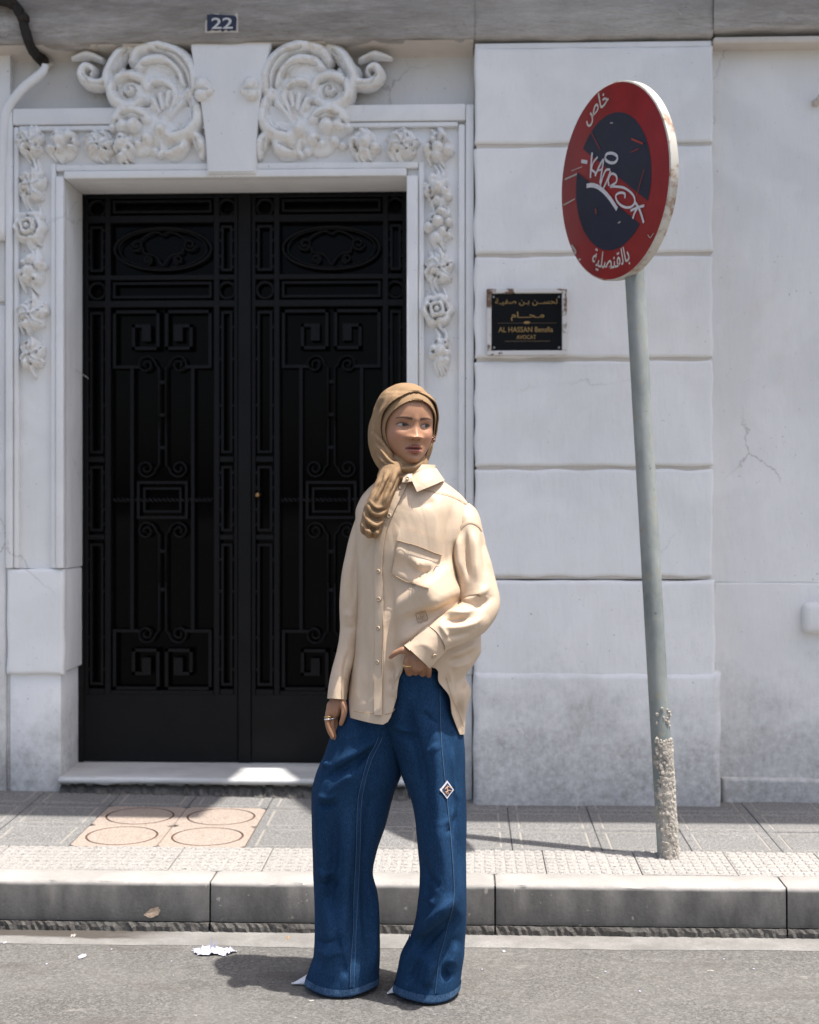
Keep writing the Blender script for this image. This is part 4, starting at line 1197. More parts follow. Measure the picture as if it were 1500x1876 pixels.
for i, (u, v, s_) in enumerate(((86, 1767, .004), (315, 1762, .0025), (10, 1728, .006), (922, 1744, .006), (1171, 1817, .004), (882, 1777, .003), (1380, 1776, .004), (1108, 1781, .0035), (205, 1740, .003), (318, 1788, .002), (1325, 1758, .003))):
    tag(scrap(u, v, s_, s_ * 2.2, .003, 40 + i).build('paper_fleck', M['paper']), 'tiny white fleck lying on the grey asphalt', 'fleck', 'white flecks scattered over the road')
# chipped spot in the kerb face
m = MB(); r_ = random.Random(4); q = P(281, 1671, Y_KERB)
V = [q + (.028 * math.cos(w) * r_.uniform(.6, 1.1) + .010 * math.sin(w), -.0015, .018 * math.sin(w) * r_.uniform(.7, 1.1)) for w in np.linspace(0, 6.283, 15)[:-1]]
m.add(V + [q + (0, .0, 0)], [(i, (i + 1) % 14, 14) for i in range(14)])
m.build('chipped_spot', simple('bare_concrete_chip', (.42, .32, .24), .9, 0, .1, .4, 60, .5, 120, .004), kerb)
# ------------------------------------------------------------------ the person standing on the road
feet = road_at(700, 1815)
person = thing('person', (feet[0], 3.92, 0), 'person in tan headscarf, loose beige shirt and wide blue jeans standing on the road', 'person')

def pchip(x, y):
    x = np.asarray(x, float); y = np.asarray(y, float)
    h = np.diff(x); d = np.diff(y) / h; m = np.zeros_like(y)
    m[0], m[-1] = d[0], d[-1]
    for i in range(1, len(x) - 1):
        if d[i - 1] * d[i] > 0:
            w1, w2 = 2 * h[i] + h[i - 1], h[i] + 2 * h[i - 1]
            m[i] = (w1 + w2) / (w1 / d[i - 1] + w2 / d[i])
    def f(q):
        q = np.clip(np.asarray(q, float), x[0], x[-1]); i = np.clip(np.searchsorted(x, q) - 1, 0, len(x) - 2)
        t = (q - x[i]) / h[i]
        return (y[i] * (1 + 2 * t) * (1 - t) ** 2 + m[i] * h[i] * t * (1 - t) ** 2 + y[i + 1] * t * t * (3 - 2 * t) + m[i + 1] * h[i] * t * t * (t - 1))
    return f
def grid_normals(G, close=True):
    du = np.roll(G, -1, 1) - np.roll(G, 1, 1) if close else np.gradient(G, axis=1)
    dv = np.gradient(G, axis=0)
    n = np.cross(du, dv); n /= np.linalg.norm(n, axis=-1, keepdims=True) + 1e-12
    return n
def outward(G, n, close=True):
    c = G.mean(1, keepdims=True) if close else G.mean((0, 1), keepdims=True)
    return n if ((G - c) * n).sum() > 0 else -n
def poly_dist(U, V, pts):
    pts = np.asarray(pts, float); best = np.full(U.shape, 1e9); par = np.zeros(U.shape)
    seg = np.linalg.norm(np.diff(pts, axis=0), axis=1); tot = seg.sum(); acc = 0
    for i in range(len(pts) - 1):
        a, ab = pts[i], pts[i + 1] - pts[i]
        t = np.clip(((U - a[0]) * ab[0] + (V - a[1]) * ab[1]) / (ab @ ab + 1e-9), 0, 1)
        d = np.hypot(U - a[0] - t * ab[0], V - a[1] - t * ab[1])
        s_ = d < best; best = np.where(s_, d, best); par = np.where(s_, (acc + t * seg[i]) / tot, par); acc += seg[i]
    return best, par
def fold(G, strokes, close=True, front=True, rounds=1):
    """push ridges (+) and valleys (-) into a cloth grid; strokes = (points, width, depth in metres)"""
    for _ in range(rounds):
        n = outward(G, grid_normals(G, close), close)
        U, V = proj(G)
        D = np.zeros(U.shape)
        for pts, w, amp in strokes:
            d, s_ = poly_dist(U, V, cur(pts, 5))
            D += amp * np.exp(-np.abs(d / (w * 1.05)) ** 1.35) * sstep(np.minimum(s_, 1 - s_) / .34)
        if front: D *= np.clip((-n[..., 1] + .25) / .5, 0, 1)
        G = G + n * D[..., None] / rounds
    return G
def wobble(G, seed, items, close=True):
    """sum of slow sine waves: items = (wavelength, amplitude, stretch(x,y,z))"""
    r_ = np.random.RandomState(seed); n = outward(G, grid_normals(G, close), close)
    D = np.zeros(G.shape[:2])
    for wl, amp, st in items:
        for _ in range(7):
            k = r_.randn(3); k = k / np.linalg.norm(k) * np.array(st) * 2 * math.pi / wl * r_.uniform(.7, 1.3)
            D += amp / 2.6 * np.sin(G @ k + r_.uniform(0, 6.28))
    return G + n * D[..., None]
def sstep(x): x = np.clip(x, 0, 1); return x * x * (3 - 2 * x)
def cloth(name, G, mat, parent, close=True, thick=.0022):
    m = MB(); m.grid(G, close)
    me = m.mesh(name)
    b = bmesh.new(); b.from_mesh(me); bmesh.ops.recalc_face_normals(b, faces=b.faces[:])
    b.to_mesh(me); b.free()
    if thick: me = evaluated(me, [('SOLIDIFY', dict(thickness=thick, offset=-1.0))])
    o = link(name, me, mat, parent, True)
    me.set_sharp_from_angle(angle=math.radians(52))
    return o
class Surf:
    """front side of a grid, looked up by photo pixel"""
    def __init__(s, G, close=True):
        n = outward(G, grid_normals(G, close), close)
        U, V = proj(G); k = (n[..., 1] < .15)
        s.p, s.n, s.u, s.v = G[k], n[k], U[k], V[k]
    def at(s, u, v, off=0.0):
        d = (s.u - u) ** 2 + (s.v - v) ** 2 + 4 * (s.p[:, 1] - s.p[:, 1].min()) ** 2
        i = np.argpartition(d, 6)[:6]; w = 1 / (d[i] + .3); w /= w.sum()
        q = (s.p[i] * w[:, None]).sum(0); n = (s.n[i] * w[:, None]).sum(0); n /= np.linalg.norm(n)
        t = P(u, v, q[1])
        return t + n * off, n
    def strip(s, pts, w, off, n=6):
        c = cur(pts, n); V = []
        for i, (a, b) in enumerate(c):
            t = np.array(c[min(i + 1, len(c) - 1)]) - np.array(c[max(i - 1, 0)]); t = t / (np.linalg.norm(t) + 1e-9)
            V.append([s.at(a - t[1] * w, b + t[0] * w, off)[0], s.at(a, b, off * 1.15)[0], s.at(a + t[1] * w, b - t[0] * w, off)[0]])
        return np.array(V)
    def patch(s, A, B, off, nu=10, nv=10):
        """A: upper edge points, B: lower edge points"""
        A, B = np.array(cur(A, 6)), np.array(cur(B, 6))
        ia = np.linspace(0, len(A) - 1, nu); ib = np.linspace(0, len(B) - 1, nu)
        A = np.stack([np.interp(ia, range(len(A)), A[:, k]) for k in (0, 1)], -1); B = np.stack([np.interp(ib, range(len(B)), B[:, k]) for k in (0, 1)], -1)
        return np.array([[s.at(*(A[i] * (1 - t) + B[i] * t), off)[0] for i in range(nu)] for t in np.linspace(0, 1, nv)])

# ---- fabrics and skin
def fabric(name, col, weave, rough=.75, sheen=.3, var=.12, wb=.25, wdist=.0006, spec=.25, crease=7.0):
    k = NT(name)
    c = k.mix(k.ramp(k.noise(11, 5, .6), [(.3, 0.0), (.7, 1.0)]), [x * (1 - var) for x in col], [min(1, x * (1 + var * .6)) for x in col])
    w = k.noise(weave, 2, .6, sc=(1, 1, .35))
    c = k.mix(k.math('MULTIPLY', k.ramp(w, [(.35, 0.0), (.65, 1.0)]), .16), c, [x * .7 for x in col])
    k.set(Base_Color=c, Roughness=rough)
    k.b.inputs['Specular IOR Level'].default_value = spec
    k.b.inputs['Sheen Weight'].default_value = sheen; k.b.inputs['Sheen Roughness'].default_value = .4
    k.bump(w, wb, wdist)
    k.bump(k.noise(38, 5, .6), .18, .004)
    rg_ = k.math('ABSOLUTE', k.math('SUBTRACT', k.noise(crease, 3, .5, dist=1.6, sc=(1, 1, .6)), .5))
    k.bump(k.ramp(rg_, [(.0, 0.0), (.10, 1.0)]), .16, .006)
    return k.mat
M['shirt'] = fabric('beige_satin_cotton', (.585, .452, .325), 900, .42, .0, .05, .12, .0003, .40, 4.0)
M['scarf'] = fabric('tan_jersey', (.292, .190, .108), 1100, .8, .0, .10, .2, .0004, .12, 14.0)
def denim(name, dark, light, lo, hi):
    k = NT(name)
    big = k.ramp(k.noise(7, 6, .65, sc=(1, 1, .45)), [(lo, 0.0), (hi, 1.0)])
    c = k.mix(big, dark, light)
    fade = k.ramp(k.noise(3.2, 4, .55, sc=(1.6, 1, .5)), [(.46, 0.0), (.80, .50)])
    c = k.mix(fade, c, [min(1, x * 1.55 + .010) for x in light])
    cr = k.ramp(k.noise(60, 5, .75, sc=(1, 1, .5)), [(.56, 0.0), (.68, .30)])
    c = k.mix(cr, c, [min(1, x * 1.9 + .015) for x in light])
    tw = k.noise(1050, 2, .7, sc=(1, 1, .28))
    c = k.mix(k.ramp(tw, [(.45, 0.0), (.75, .42)]), c, [min(1, x * 2.1 + .02) for x in light])
    c = k.mix(k.ramp(k.noise(420, 3, .6, sc=(1, 1, .3)), [(.35, .5), (.6, 0.0)]), c, [x * .45 for x in dark])
    k.set(Base_Color=c, Roughness=.85)
    k.b.inputs['Specular IOR Level'].default_value = .06
    k.bump(tw, .35, .0008); k.bump(k.noise(55, 5, .6), .22, .004)
    return k.mat
M['denim'] = denim('blue_denim', (.0065, .0255, .064), (.014, .046, .105), .34, .70)
M['denim_seam'] = denim('denim_seam', (.005, .024, .065), (.016, .052, .12), .42, .62)
M['denim_hem'] = denim('faded_denim_hem', (.008, .034, .088), (.10, .17, .27), .54, .70)
M['thread'] = simple('pale_blue_thread', (.06, .105, .17), .8, 0, .2, .3, 200)
def skin():
    k = NT('skin')
    a = k.node('ShaderNodeVertexColor', layer_name='Col')
    c = k.mix(k.math('MULTIPLY', k.noise(90, 4, .6), .05), a.outputs[0], (.40, .17, .12))
    k.set(Base_Color=c, Roughness=.45)
    k.b.inputs['Specular IOR Level'].default_value = .4
    k.b.inputs['Subsurface Weight'].default_value = .10
    k.b.inputs['Subsurface Radius'].default_value = (.008, .003, .0015)
    k.b.inputs['Subsurface Scale'].default_value = 1.0
    k.bump(k.noise(500, 3, .6), .08, .0005)
    return k.mat
M['skin'] = skin()

# ------------------------------------------------------------------ jeans
def ring_rows(tab, R, N, zlevel=True):
    """tab rows: v, uL, uR, Yc, front depth, back depth"""
    T = np.array(tab, float); v = np.linspace(T[0, 0], T[-1, 0], R)
    uL, uR, Yc, df, db = (pchip(T[:, 0], T[:, i])(v) for i in range(1, 6))
    L_, R_ = Pn(uL, v, Yc), Pn(uR, v, Yc)
    th = np.linspace(0, 2 * math.pi, N, endpoint=False); c, s_ = np.cos(th), np.sin(th)
    G = np.zeros((R, N, 3))
    G[..., 0] = ((L_ + R_) / 2)[:, None, 0] + ((R_ - L_) / 2)[:, None, 0] * c
    G[..., 1] = Yc[:, None] - np.where(s_ > 0, df[:, None] * s_, db[:, None] * s_)
    G[..., 2] = ((L_ + R_) / 2)[:, None, 2]
    return G
legA = [  # image-left leg
    (1222, 664, 742, 3.935, .105, .10), (1262, 642, 752, 3.935, .108, .12), (1300, 622, 752, 3.935, .110, .13), (1340, 609, 746, 3.935, .115, .13), (1375, 597, 742, 3.935, .116, .125),
    (1418, 578, 737, 3.935, .112, .12), (1457, 571, 723, 3.94, .104, .12), (1515, 574, 706, 3.945, .094, .115), (1560, 576, 692, 3.945, .084, .11), (1602, 577, 685, 3.945, .076, .11),
    (1640, 578, 693, 3.948, .066, .11), (1700, 578, 696, 3.944, .078, .115), (1745, 576, 698, 3.938, .092, .12), (1775, 568, 697, 3.936, .098, .125), (1811, 559, 695, 3.935, .098, .13)]
legB = [
    (1222, 690, 822, 3.935, .150, .11), (1262, 680, 836, 3.935, .151, .12), (1300, 684, 843, 3.93, .146, .13), (1346, 704, 848, 3.92, .138, .13), (1380, 722, 850, 3.912, .132, .125),
    (1418, 736, 851, 3.905, .126, .12), (1447, 748, 851, 3.90, .123, .12), (1484, 758, 851, 3.895, .119, .115), (1515, 763, 851, 3.885, .122, .11), (1576, 769, 850, 3.872, .124, .11),
    (1622, 770, 850, 3.866, .124, .11), (1655, 768, 850, 3.872, .112, .11), (1690, 762, 849, 3.888, .090, .115), (1722, 749, 847, 3.897, .078, .12), (1748, 735, 846, 3.90, .088, .12),
    (1776, 728, 843, 3.905, .096, .125), (1813, 719, 840, 3.905, .104, .13)]
foldA = [
    ([(704, 1345), (655, 1378), (600, 1412)], 8, .008), ([(690, 1372), (640, 1402), (585, 1432)], 7, -.008), ([(668, 1410), (625, 1432), (590, 1470)], 9, .006),
    ([(690, 1362), (660, 1392), (640, 1430)], 5, -.005), ([(582, 1455), (600, 1462), (622, 1452)], 5, .005), ([(582, 1470), (602, 1478), (626, 1468)], 4, -.005), ([(578, 1590), (600, 1602), (624, 1596)], 6, .005), ([(579, 1612), (602, 1622), (626, 1616)], 5, -.005), ([(578, 1722), (600, 1728), (622, 1716)], 5, -.005),
    ([(588, 1430), (586, 1520), (592, 1600), (590, 1690)], 9, .010), ([(612, 1470), (612, 1560), (606, 1640), (612, 1690)], 10, -.012), ([(640, 1440), (640, 1560), (632, 1680), (622, 1790)], 12, .011),
    ([(640, 1560), (646, 1660), (652, 1760)], 7, -.006), ([(600, 1640), (606, 1720), (594, 1800)], 9, .010), ([(620, 1700), (628, 1760), (640, 1805)], 6, -.006),
    ([(680, 1430), (672, 1540), (670, 1640), (676, 1780)], 9, -.010), ([(690, 1620), (688, 1720), (684, 1800)], 6, .008), ([(575, 1735), (600, 1748), (640, 1742)], 6, .005), ([(600, 1392), (596, 1400), (590, 1408)], 5, .006)]
foldB = [
    ([(745, 1260), (752, 1330), (770, 1400), (780, 1500)], 10, -.012), ([(790, 1270), (796, 1350), (800, 1440), (806, 1540), (820, 1640)], 13, .013), ([(842, 1330), (836, 1420), (840, 1540), (842, 1650)], 7, -.009),
    ([(826, 1360), (832, 1440), (846, 1470)], 5, .006), ([(838, 1640), (812, 1662), (784, 1692), (756, 1726)], 9, .016), ([(842, 1668), (820, 1694), (790, 1718), (756, 1752)], 9, -.014),
    ([(776, 1560), (778, 1620), (782, 1670)], 9, -.010), ([(832, 1720), (828, 1750), (812, 1790)], 8, .008), ([(770, 1750), (760, 1780), (752, 1812)], 7, -.008), ([(790, 1755), (785, 1785), (776, 1815)], 8, .010),
    ([(712, 1322), (738, 1338), (766, 1342)], 4, .004), ([(716, 1332), (742, 1350), (770, 1354)], 3.6, -.004), ([(836, 1470), (820, 1500), (800, 1516)], 5, .004), ([(842, 1490), (824, 1518), (806, 1530)], 4, -.004), ([(768, 1600), (790, 1612), (806, 1632)], 5, -.005), ([(766, 1640), (786, 1650), (800, 1660)], 5, .005),
    ([(830, 1762), (815, 1778), (822, 1800)], 6, -.010), ([(800, 1362), (790, 1374), (778, 1380)], 4, .004), ([(770, 1300), (790, 1320), (806, 1330)], 6, -.005)]
jeans_root = None
surfs = []
for k, (tab, fl) in enumerate(((legA, foldA), (legB, foldB))):
    G = ring_rows(tab, 300, 190)
    G = wobble(G, 5 + k, [(.30, .0045, (1, 1, .35)), (.09, .0012, (1, 1, .5))])
    G = fold(G, [(p_, w_, 1.9 * a_) for p_, w_, a_ in fl], rounds=2)
    # level, softly scalloped hem
    th = np.linspace(0, 2 * math.pi, G.shape[1], endpoint=False)
    zb = .014 + .004 * np.sin(3 * th + k) ; w = sstep((np.arange(300) - 262) / 37.0)[:, None]
    G[..., 2] = G[..., 2] + w * (zb[None] - G[-1, :, 2][None])
    o = cloth('jeans' if k == 0 else 'trouser_leg', G, M['denim'], person if k == 0 else jeans_root, thick=.003)
    if k == 0: jeans_root = o
    # turned, faded hem
    n = outward(G, grid_normals(G)); hb = G[-7:] + n[-7:] * .0018
    hb = np.concatenate([hb, G[-1:] + n[-1:] * .0005 - np.array((0, 0, .003))])
    cloth('hem', hb, M['denim_hem'], jeans_root, thick=0)
    surfs.append(Surf(G))
SA, SB = surfs
def stitch_line(S, pts, w, off, mat, name):
    return MB().grid(S.strip(pts, w, off)).build(name, mat, jeans_root, smooth=True)
inseam = [(697, 1350), (676, 1398), (664, 1440), (658, 1480), (655, 1561), (652, 1640), (650, 1699), (647, 1760), (645, 1808)]
stitch_line(SA, inseam, 4.2, .0022, M['denim_seam'], 'inseam')
for d in (-3.4, 3.4): stitch_line(SA, [(a + d, b) for a, b in inseam], .5, .0032, M['thread'], 'stitching')
outseam = [(807, 1262), (808, 1300), (810, 1361), (815, 1415), (821, 1472), (828, 1545), (833, 1637), (822, 1700), (806, 1762), (799, 1820)]
stitch_line(SB, outseam, 2.4, .0018, M['denim_seam'], 'side_seam')
stitch_line(SB, [(a - 3.4, b) for a, b in outseam], .5, .0024, M['thread'], 'stitching')
stitch_line(SB, [(700, 1226), (735, 1229), (770, 1230), (806, 1228)], 1.0, .002, M['denim_hem'], 'waist_edge')
# sewn patch on the thigh
D_ = [(800 + 16, 1429), (829, 1447), (817, 1464), (803, 1445)]
def diamond(S, c, rx, ry, off, rot=0, k=9):
    return np.array([[S.at(c[0] + rx * (a + b) / 2, c[1] + ry * (b - a) / 2, off)[0] for a in np.linspace(-1, 1, k)] for b in np.linspace(-1, 1, k)])
MB().grid(diamond(SB, (816, 1446.5), 12.5, 17, .0035)).build('sewn_patch', simple('patch_border', (.60, .58, .62), .8, 0, .2, .15, 150), jeans_root, smooth=True)
MB().grid(diamond(SB, (816, 1446.5), 9.5, 12.5, .0048)).build('patch_field', simple('patch_navy', (.028, .032, .062), .8), jeans_root, smooth=True)
M['patch_gold'] = simple('patch_embroidery', (.42, .25, .16), .7)
for pts in ([(811, 1446), (816, 1441), (822, 1444)], [(812, 1452), (817, 1448), (822, 1449)], [(816, 1439), (815, 1447), (817, 1455)], [(811, 1450), (815, 1455)]):
    MB().grid(SB.strip(pts, .8, .0062)).build('patch_emblem', M['patch_gold'], jeans_root)

# ------------------------------------------------------------------ shirt
vT = [866, 880, 895, 915, 940, 965, 1000, 1050, 1100, 1150, 1190, 1215, 1240, 1265, 1300, 1346]
uLT = [716, 694, 676, 661, 653, 653, 655, 655, 654, 652, 649, 646, 643, 639, 633, 630]
uRT = [793, 808, 828, 850, 864, 868, 862, 860, 866, 882, 882, 870, 853, 862, 852, 848]
dfT = [.062, .080, .096, .110, .121, .127, .134, .142, .152, .156, .152, .150, .150, .152, .154, .155]
dbT = [.060, .078, .090, .102, .110, .114, .118, .122, .126, .134, .138, .138, .138, .138, .138, .138]
fL, fR, fF, fB = (pchip(vT, a) for a in (uLT, uRT, dfT, dbT))
YB = 3.925
N, R = 460, 240
th = np.linspace(0, 2 * math.pi, N, endpoint=False); c, s_ = np.cos(th), np.sin(th)
hemc = [(-1.0, 1307), (-.72, 1309), (-.45, 1312), (-.30, 1313), (-.225, 1308), (-.185, 1298), (-.165, 1270), (-.145, 1215), (-.12, 1203), (.1, 1206), (.36, 1214), (.43, 1220), (.50, 1232), (.58, 1248), (.68, 1276), (.80, 1308), (.91, 1338), (1.0, 1342)]
vh = np.where(s_ >= 0, np.interp(c, [a for a, b in hemc], [b for a, b in hemc]), np.interp(c, [-1, -.6, .6, 1], [1307, 1332, 1345, 1342]))
vt = 866 + 0 * th
t = np.linspace(0, 1, R)[:, None]
Vv = np.where(t < .74, 866 + (1192 - 866) * t / .74, 1192 + (vh[None] - 1192) * np.clip((t - .74) / .26, 0, 1))
ul, ur = fL(Vv), fR(Vv)
Lp, Rp = Pn(ul, Vv, YB), Pn(ur, Vv, YB)
G = np.zeros((R, N, 3))
G[..., 0] = (Lp + Rp)[..., 0] / 2 + (Rp - Lp)[..., 0] / 2 * c
G[..., 1] = YB - np.where(s_ > 0, fF(Vv) * s_, fB(Vv) * s_)
G[..., 2] = (Lp + Rp)[..., 2] / 2
G = wobble(G, 21, [(.24, .0035, (1, 1, .45)), (.10, .0010, (1, 1, .6))])
shirt_folds = [
    ([(764, 1060), (786, 1090), (800, 1120)], 38, .048), ([(742, 1010), (736, 1060), (728, 1100)], 16, -.006),
    ([(836, 900), (824, 955), (816, 1015), (822, 1085)], 12, -.012), ([(812, 890), (798, 950), (796, 1030)], 14, .007), ([(838, 985), (842, 1040), (846, 1090)], 9, -.022),
    ([(713, 1210), (720, 1165), (718, 1115), (714, 1040)], 13, -.014), ([(704, 1110), (703, 1160), (704, 1200), (702, 1260)], 5, .008),
    ([(722, 1190), (742, 1172), (772, 1148), (806, 1126)], 13, .020), ([(745, 1195), (775, 1172), (800, 1150)], 8, -.016),
    ([(714, 1208), (720, 1240), (714, 1268)], 6, -.012), ([(724, 1225), (727, 1260), (716, 1280)], 6, .012), ([(690, 1120), (686, 1210), (684, 1300)], 8, .004), ([(668, 990), (666, 1100), (668, 1240)], 9, -.005),
    ([(660, 1200), (656, 1260), (652, 1302)], 7, .006), ([(676, 1180), (672, 1260), (670, 1305)], 7, -.004),
    ([(882, 1168), (852, 1190), (812, 1204)], 6, .010), ([(876, 1190), (848, 1206), (815, 1214)], 6, -.012), ([(866, 1208), (846, 1218), (820, 1222)], 5, .008),
    ([(856, 1240), (848, 1280), (846, 1320)], 6, .010), ([(838, 1240), (836, 1280), (842, 1320)], 5, -.008), ([(820, 1222), (828, 1262), (840, 1300)], 4, .006),
    ([(736, 950), (728, 1000), (716, 1050)], 8, .005), ([(752, 930), (775, 925), (800, 915)], 8, -.004), ([(690, 985), (672, 1010), (660, 1040)], 7, -.005)]
G = fold(G, shirt_folds, rounds=2)
shirt = cloth('shirt', G, M['shirt'], person)
SS = Surf(G)
# front placket
pl = [(748, 872), (738, 892), (724, 920), (712, 945), (703, 972), (697, 1005), (695, 1050), (697, 1100), (697, 1150), (696, 1210), (695, 1260), (695, 1310)]
GP = SS.strip(pl, 7.0, .0042, 8)
cloth('placket', GP, M['shirt'], shirt, close=False, thick=.0015)
M['button'] = simple('horn_button', (.44, .33, .22), .35, 0, .5, .15, 300)
def button(pos, n, r):
    n = Vector(n); z = n.to_track_quat('Z', 'Y').to_matrix(); m = MB(); V = []
    prof = [(0, .0012), (.45, .0010), (.62, .0022), (.88, .0022), (1.0, .0008), (1.0, -.001)]
    k = 16
    for rr, h in prof[1:]: V += [Vector(pos) + z @ Vector((r * rr * math.cos(6.2832 * i / k), r * rr * math.sin(6.2832 * i / k), h)) for i in range(k)]
    V.append(Vector(pos) + z @ Vector((0, 0, .0008)))
    F_ = [(len(V) - 1, (i + 1) % k, i) for i in range(k)] + [(j * k + i, j * k + (i + 1) % k, (j + 1) * k + (i + 1) % k, (j + 1) * k + i) for j in range(4) for i in range(k)]
    m.add([q[:] for q in V], F_)
    return m.build('button', M['button'], shirt, smooth=True)
for u, v in ((736, 895), (715, 945.5), (696, 1047), (697, 1098), (697, 1151), (695, 1213)):
    q, n = SS.at(u, v, .0072); button(q, n, .0064)
M['stitch'] = simple('shirt_stitching', (.36, .25, .155), .8)
def sew(pts, off=.0030, w=.55): MB().grid(SS.strip(pts, w, off)).build('stitching', M['stitch'], shirt)
sew([(703.5, 980), (702.5, 1010), (701, 1050), (703, 1100), (703, 1150), (702, 1210), (701, 1260), (701, 1308)], .0048)
sew([(650, 1303.5), (667, 1305), (690, 1307)]); sew([(706, 1309), (718, 1306), (726, 1299)]); sew([(815, 1240), (826, 1278), (838, 1306), (847, 1332)])
sew([(770, 898), (800, 903), (832, 912), (858, 928)])
# chest pocket with a folded top band
PG = SS.patch([(735, 969), (770, 980), (808, 997)], [(718, 1051), (750, 1068), (784, 1079)], .0045, 16, 18)
U_, V_ = proj(PG)
nP = outward(PG, grid_normals(PG, False), False); nP = nP if nP[..., 1].mean() < 0 else -nP
Dp = np.zeros(U_.shape)
for pts, w, amp in (([(728, 1010), (752, 1026), (772, 1040)], 7, .008), ([(742, 1020), (760, 1042)], 6, -.007), ([(722, 1046), (748, 1062), (780, 1074)], 5, .007), ([(760, 1030), (785, 1034), (792, 1040)], 6, .006), ([(772, 1046), (790, 1050)], 5, -.006), ([(770, 1060), (778, 1068)], 4, -.005)):
    d, q = poly_dist(U_, V_, pts); Dp += amp * np.exp(-(d / w) ** 2)
edge = np.minimum.outer(np.sin(np.linspace(0, math.pi, 18)), np.ones(16)) * np.sin(np.linspace(0, math.pi, 16))[None]
PG = PG + nP * (Dp * np.clip(edge * 2.5, 0, 1))[..., None]
cloth('chest_pocket', PG, M['shirt'], shirt, close=False, thick=.0016)
SP = Surf(PG, False)
BG = SS.patch([(734.5, 968), (770, 979), (809, 996)], [(729, 990), (765, 1001), (804, 1017)], .0085, 16, 6)
sew([(730, 990.5), (766, 1001.5), (803, 1017)], .0125, .6); sew([(735, 969.5), (722, 1030), (719, 1050)], .0085, .5); sew([(719, 1050.5), (750, 1067), (783, 1078)], .0085, .5)
cloth('pocket_band', BG, M['shirt'], shirt, close=False, thick=.0016)
# stitched square emblem near the hem
M['emb'] = simple('tan_embroidery', (.37, .235, .13), .7)
def uvrot(cx, cy, x, y, a=-.27): return (cx + x * math.cos(a) - y * math.sin(a), cy + x * math.sin(a) + y * math.cos(a))
def emb(pts, w=.7): MB().grid(SS.strip([uvrot(771.5, 1130, *p) for p in pts], w, .0034, 4)).build('embroidery', M['emb'], shirt)
for pts in ([(-9, -9), (0, -9.3), (9, -9)], [(9, -9), (9.3, 0), (9, 9)], [(9, 9), (0, 9.3), (-9, 9)], [(-9, 9), (-9.3, 0), (-9, -9)]): emb(pts)
for pts in ([(-2, -6), (-2, 6)], [(-2, -6), (4, -5), (4, -1), (-2, 0)], [(5, 2), (1, 2), (1, 6), (5, 6)], [(-6, -2), (-6, 3)], [(-6, 4), (-4, 6)]): emb(pts, .6)
# collar: stand round the neck and the turned-down leaf
stand = ring_rows([(852, 722, 797, 3.905, .060, .062), (862, 720, 797, 3.90, .063, .064), (874, 714, 797, 3.90, .070, .070)], 14, 120)
cloth('collar_stand', stand, M['shirt'], shirt, thick=.002)
def leaf(top, low, name, nu=26, nv=12, bulge=.006):
    A = np.array([P(*q) for q in top]); B = np.array([P(*q) for q in low])
    def res(X):
        X = np.array(cur(X, 8)); i = np.linspace(0, len(X) - 1, nu); return np.stack([np.interp(i, range(len(X)), X[:, k]) for k in range(3)], -1)
    A, B = res(A), res(B); t = np.linspace(0, 1, nv)[:, None, None]
    Gc = A[None] * (1 - t) + B[None] * t
    Gc[..., 1] -= bulge * np.sin(np.pi * t[..., 0]) + .004
    return cloth(name, Gc, M['shirt'], shirt, close=False, thick=.0028)
leaf([(751, 874, 3.826), (768, 863, 3.834), (786, 858, 3.850), (798, 858, 3.884), (800, 860, 3.92)], [(763, 901, 3.800), (780, 894, 3.806), (797, 887, 3.824), (810, 881, 3.858), (814, 880, 3.91)], 'collar_leaf')
q = P(747, 876, 3.805); button(q, (0.1, -1, .25), .0052)
leaf([(742, 872, 3.828), (748, 870, 3.824), (754, 869, 3.826)], [(738, 884, 3.815), (746, 884, 3.812), (753, 882, 3.816)], 'collar_tab', 10, 8, .002)

# sleeves: tubes whose outline follows the photograph
def sleeve(tab, R, N, name, folds, wob, ypow=1.0):
    """tab: u, v, Y, half width px, half depth m"""
    T = np.array(tab, float); k = np.linspace(0, len(T) - 1, R); par = np.arange(len(T))
    col = [pchip(par, T[:, i])(k) for i in range(5)]
    C = Pn(col[0], col[1], col[2]); tan = np.gradient(C, axis=0); tan /= np.linalg.norm(tan, axis=1, keepdims=True)
    side = np.cross(tan, np.array((0, 1.0, 0))); side /= np.linalg.norm(side, axis=1, keepdims=True)
    fr = np.cross(side, tan); fr = np.where((fr[:, 1] > 0)[:, None], -fr, fr)
    hw = col[3] * col[2] / FPX
    th = np.linspace(0, 2 * math.pi, N, endpoint=False)
    Gs = C[:, None] + side[:, None] * (hw[:, None] * np.cos(th))[..., None] + fr[:, None] * (col[4][:, None] * np.sin(th))[..., None]
    Gs = wobble(Gs, wob, [(.16, .003, (1, 1, .6)), (.07, .0012, (1, 1, .7))])
    Gs = fold(Gs, folds, rounds=2)
    return Gs
GL = sleeve([(692, 918, 3.965, 6, .030), (678, 934, 3.96, 16, .045), (671, 965, 3.96, 22, .058), (662, 1010, 3.96, 26, .060), (653, 1060, 3.955, 27, .058), (649, 1100, 3.95, 25.5, .054), (646, 1145, 3.94, 23.5, .050),
             (637, 1190, 3.925, 21, .046), (628, 1225, 3.907, 18.5, .043), (622, 1252, 3.892, 17, .040)], 170, 100, 'sleeve',
            [([(640, 1010), (634, 1070), (632, 1130)], 6, .006), ([(656, 980), (648, 1060), (648, 1120)], 6, -.006), ([(626, 1120), (640, 1128), (652, 1124)], 6, .005), ([(628, 1146), (642, 1150), (652, 1146)], 6, -.006), ([(640, 1190), (632, 1220), (630, 1245)], 5, -.005), ([(652, 1180), (645, 1210), (640, 1240)], 5, .004)], 3)
cloth('sleeve', GL, M['shirt'], shirt)
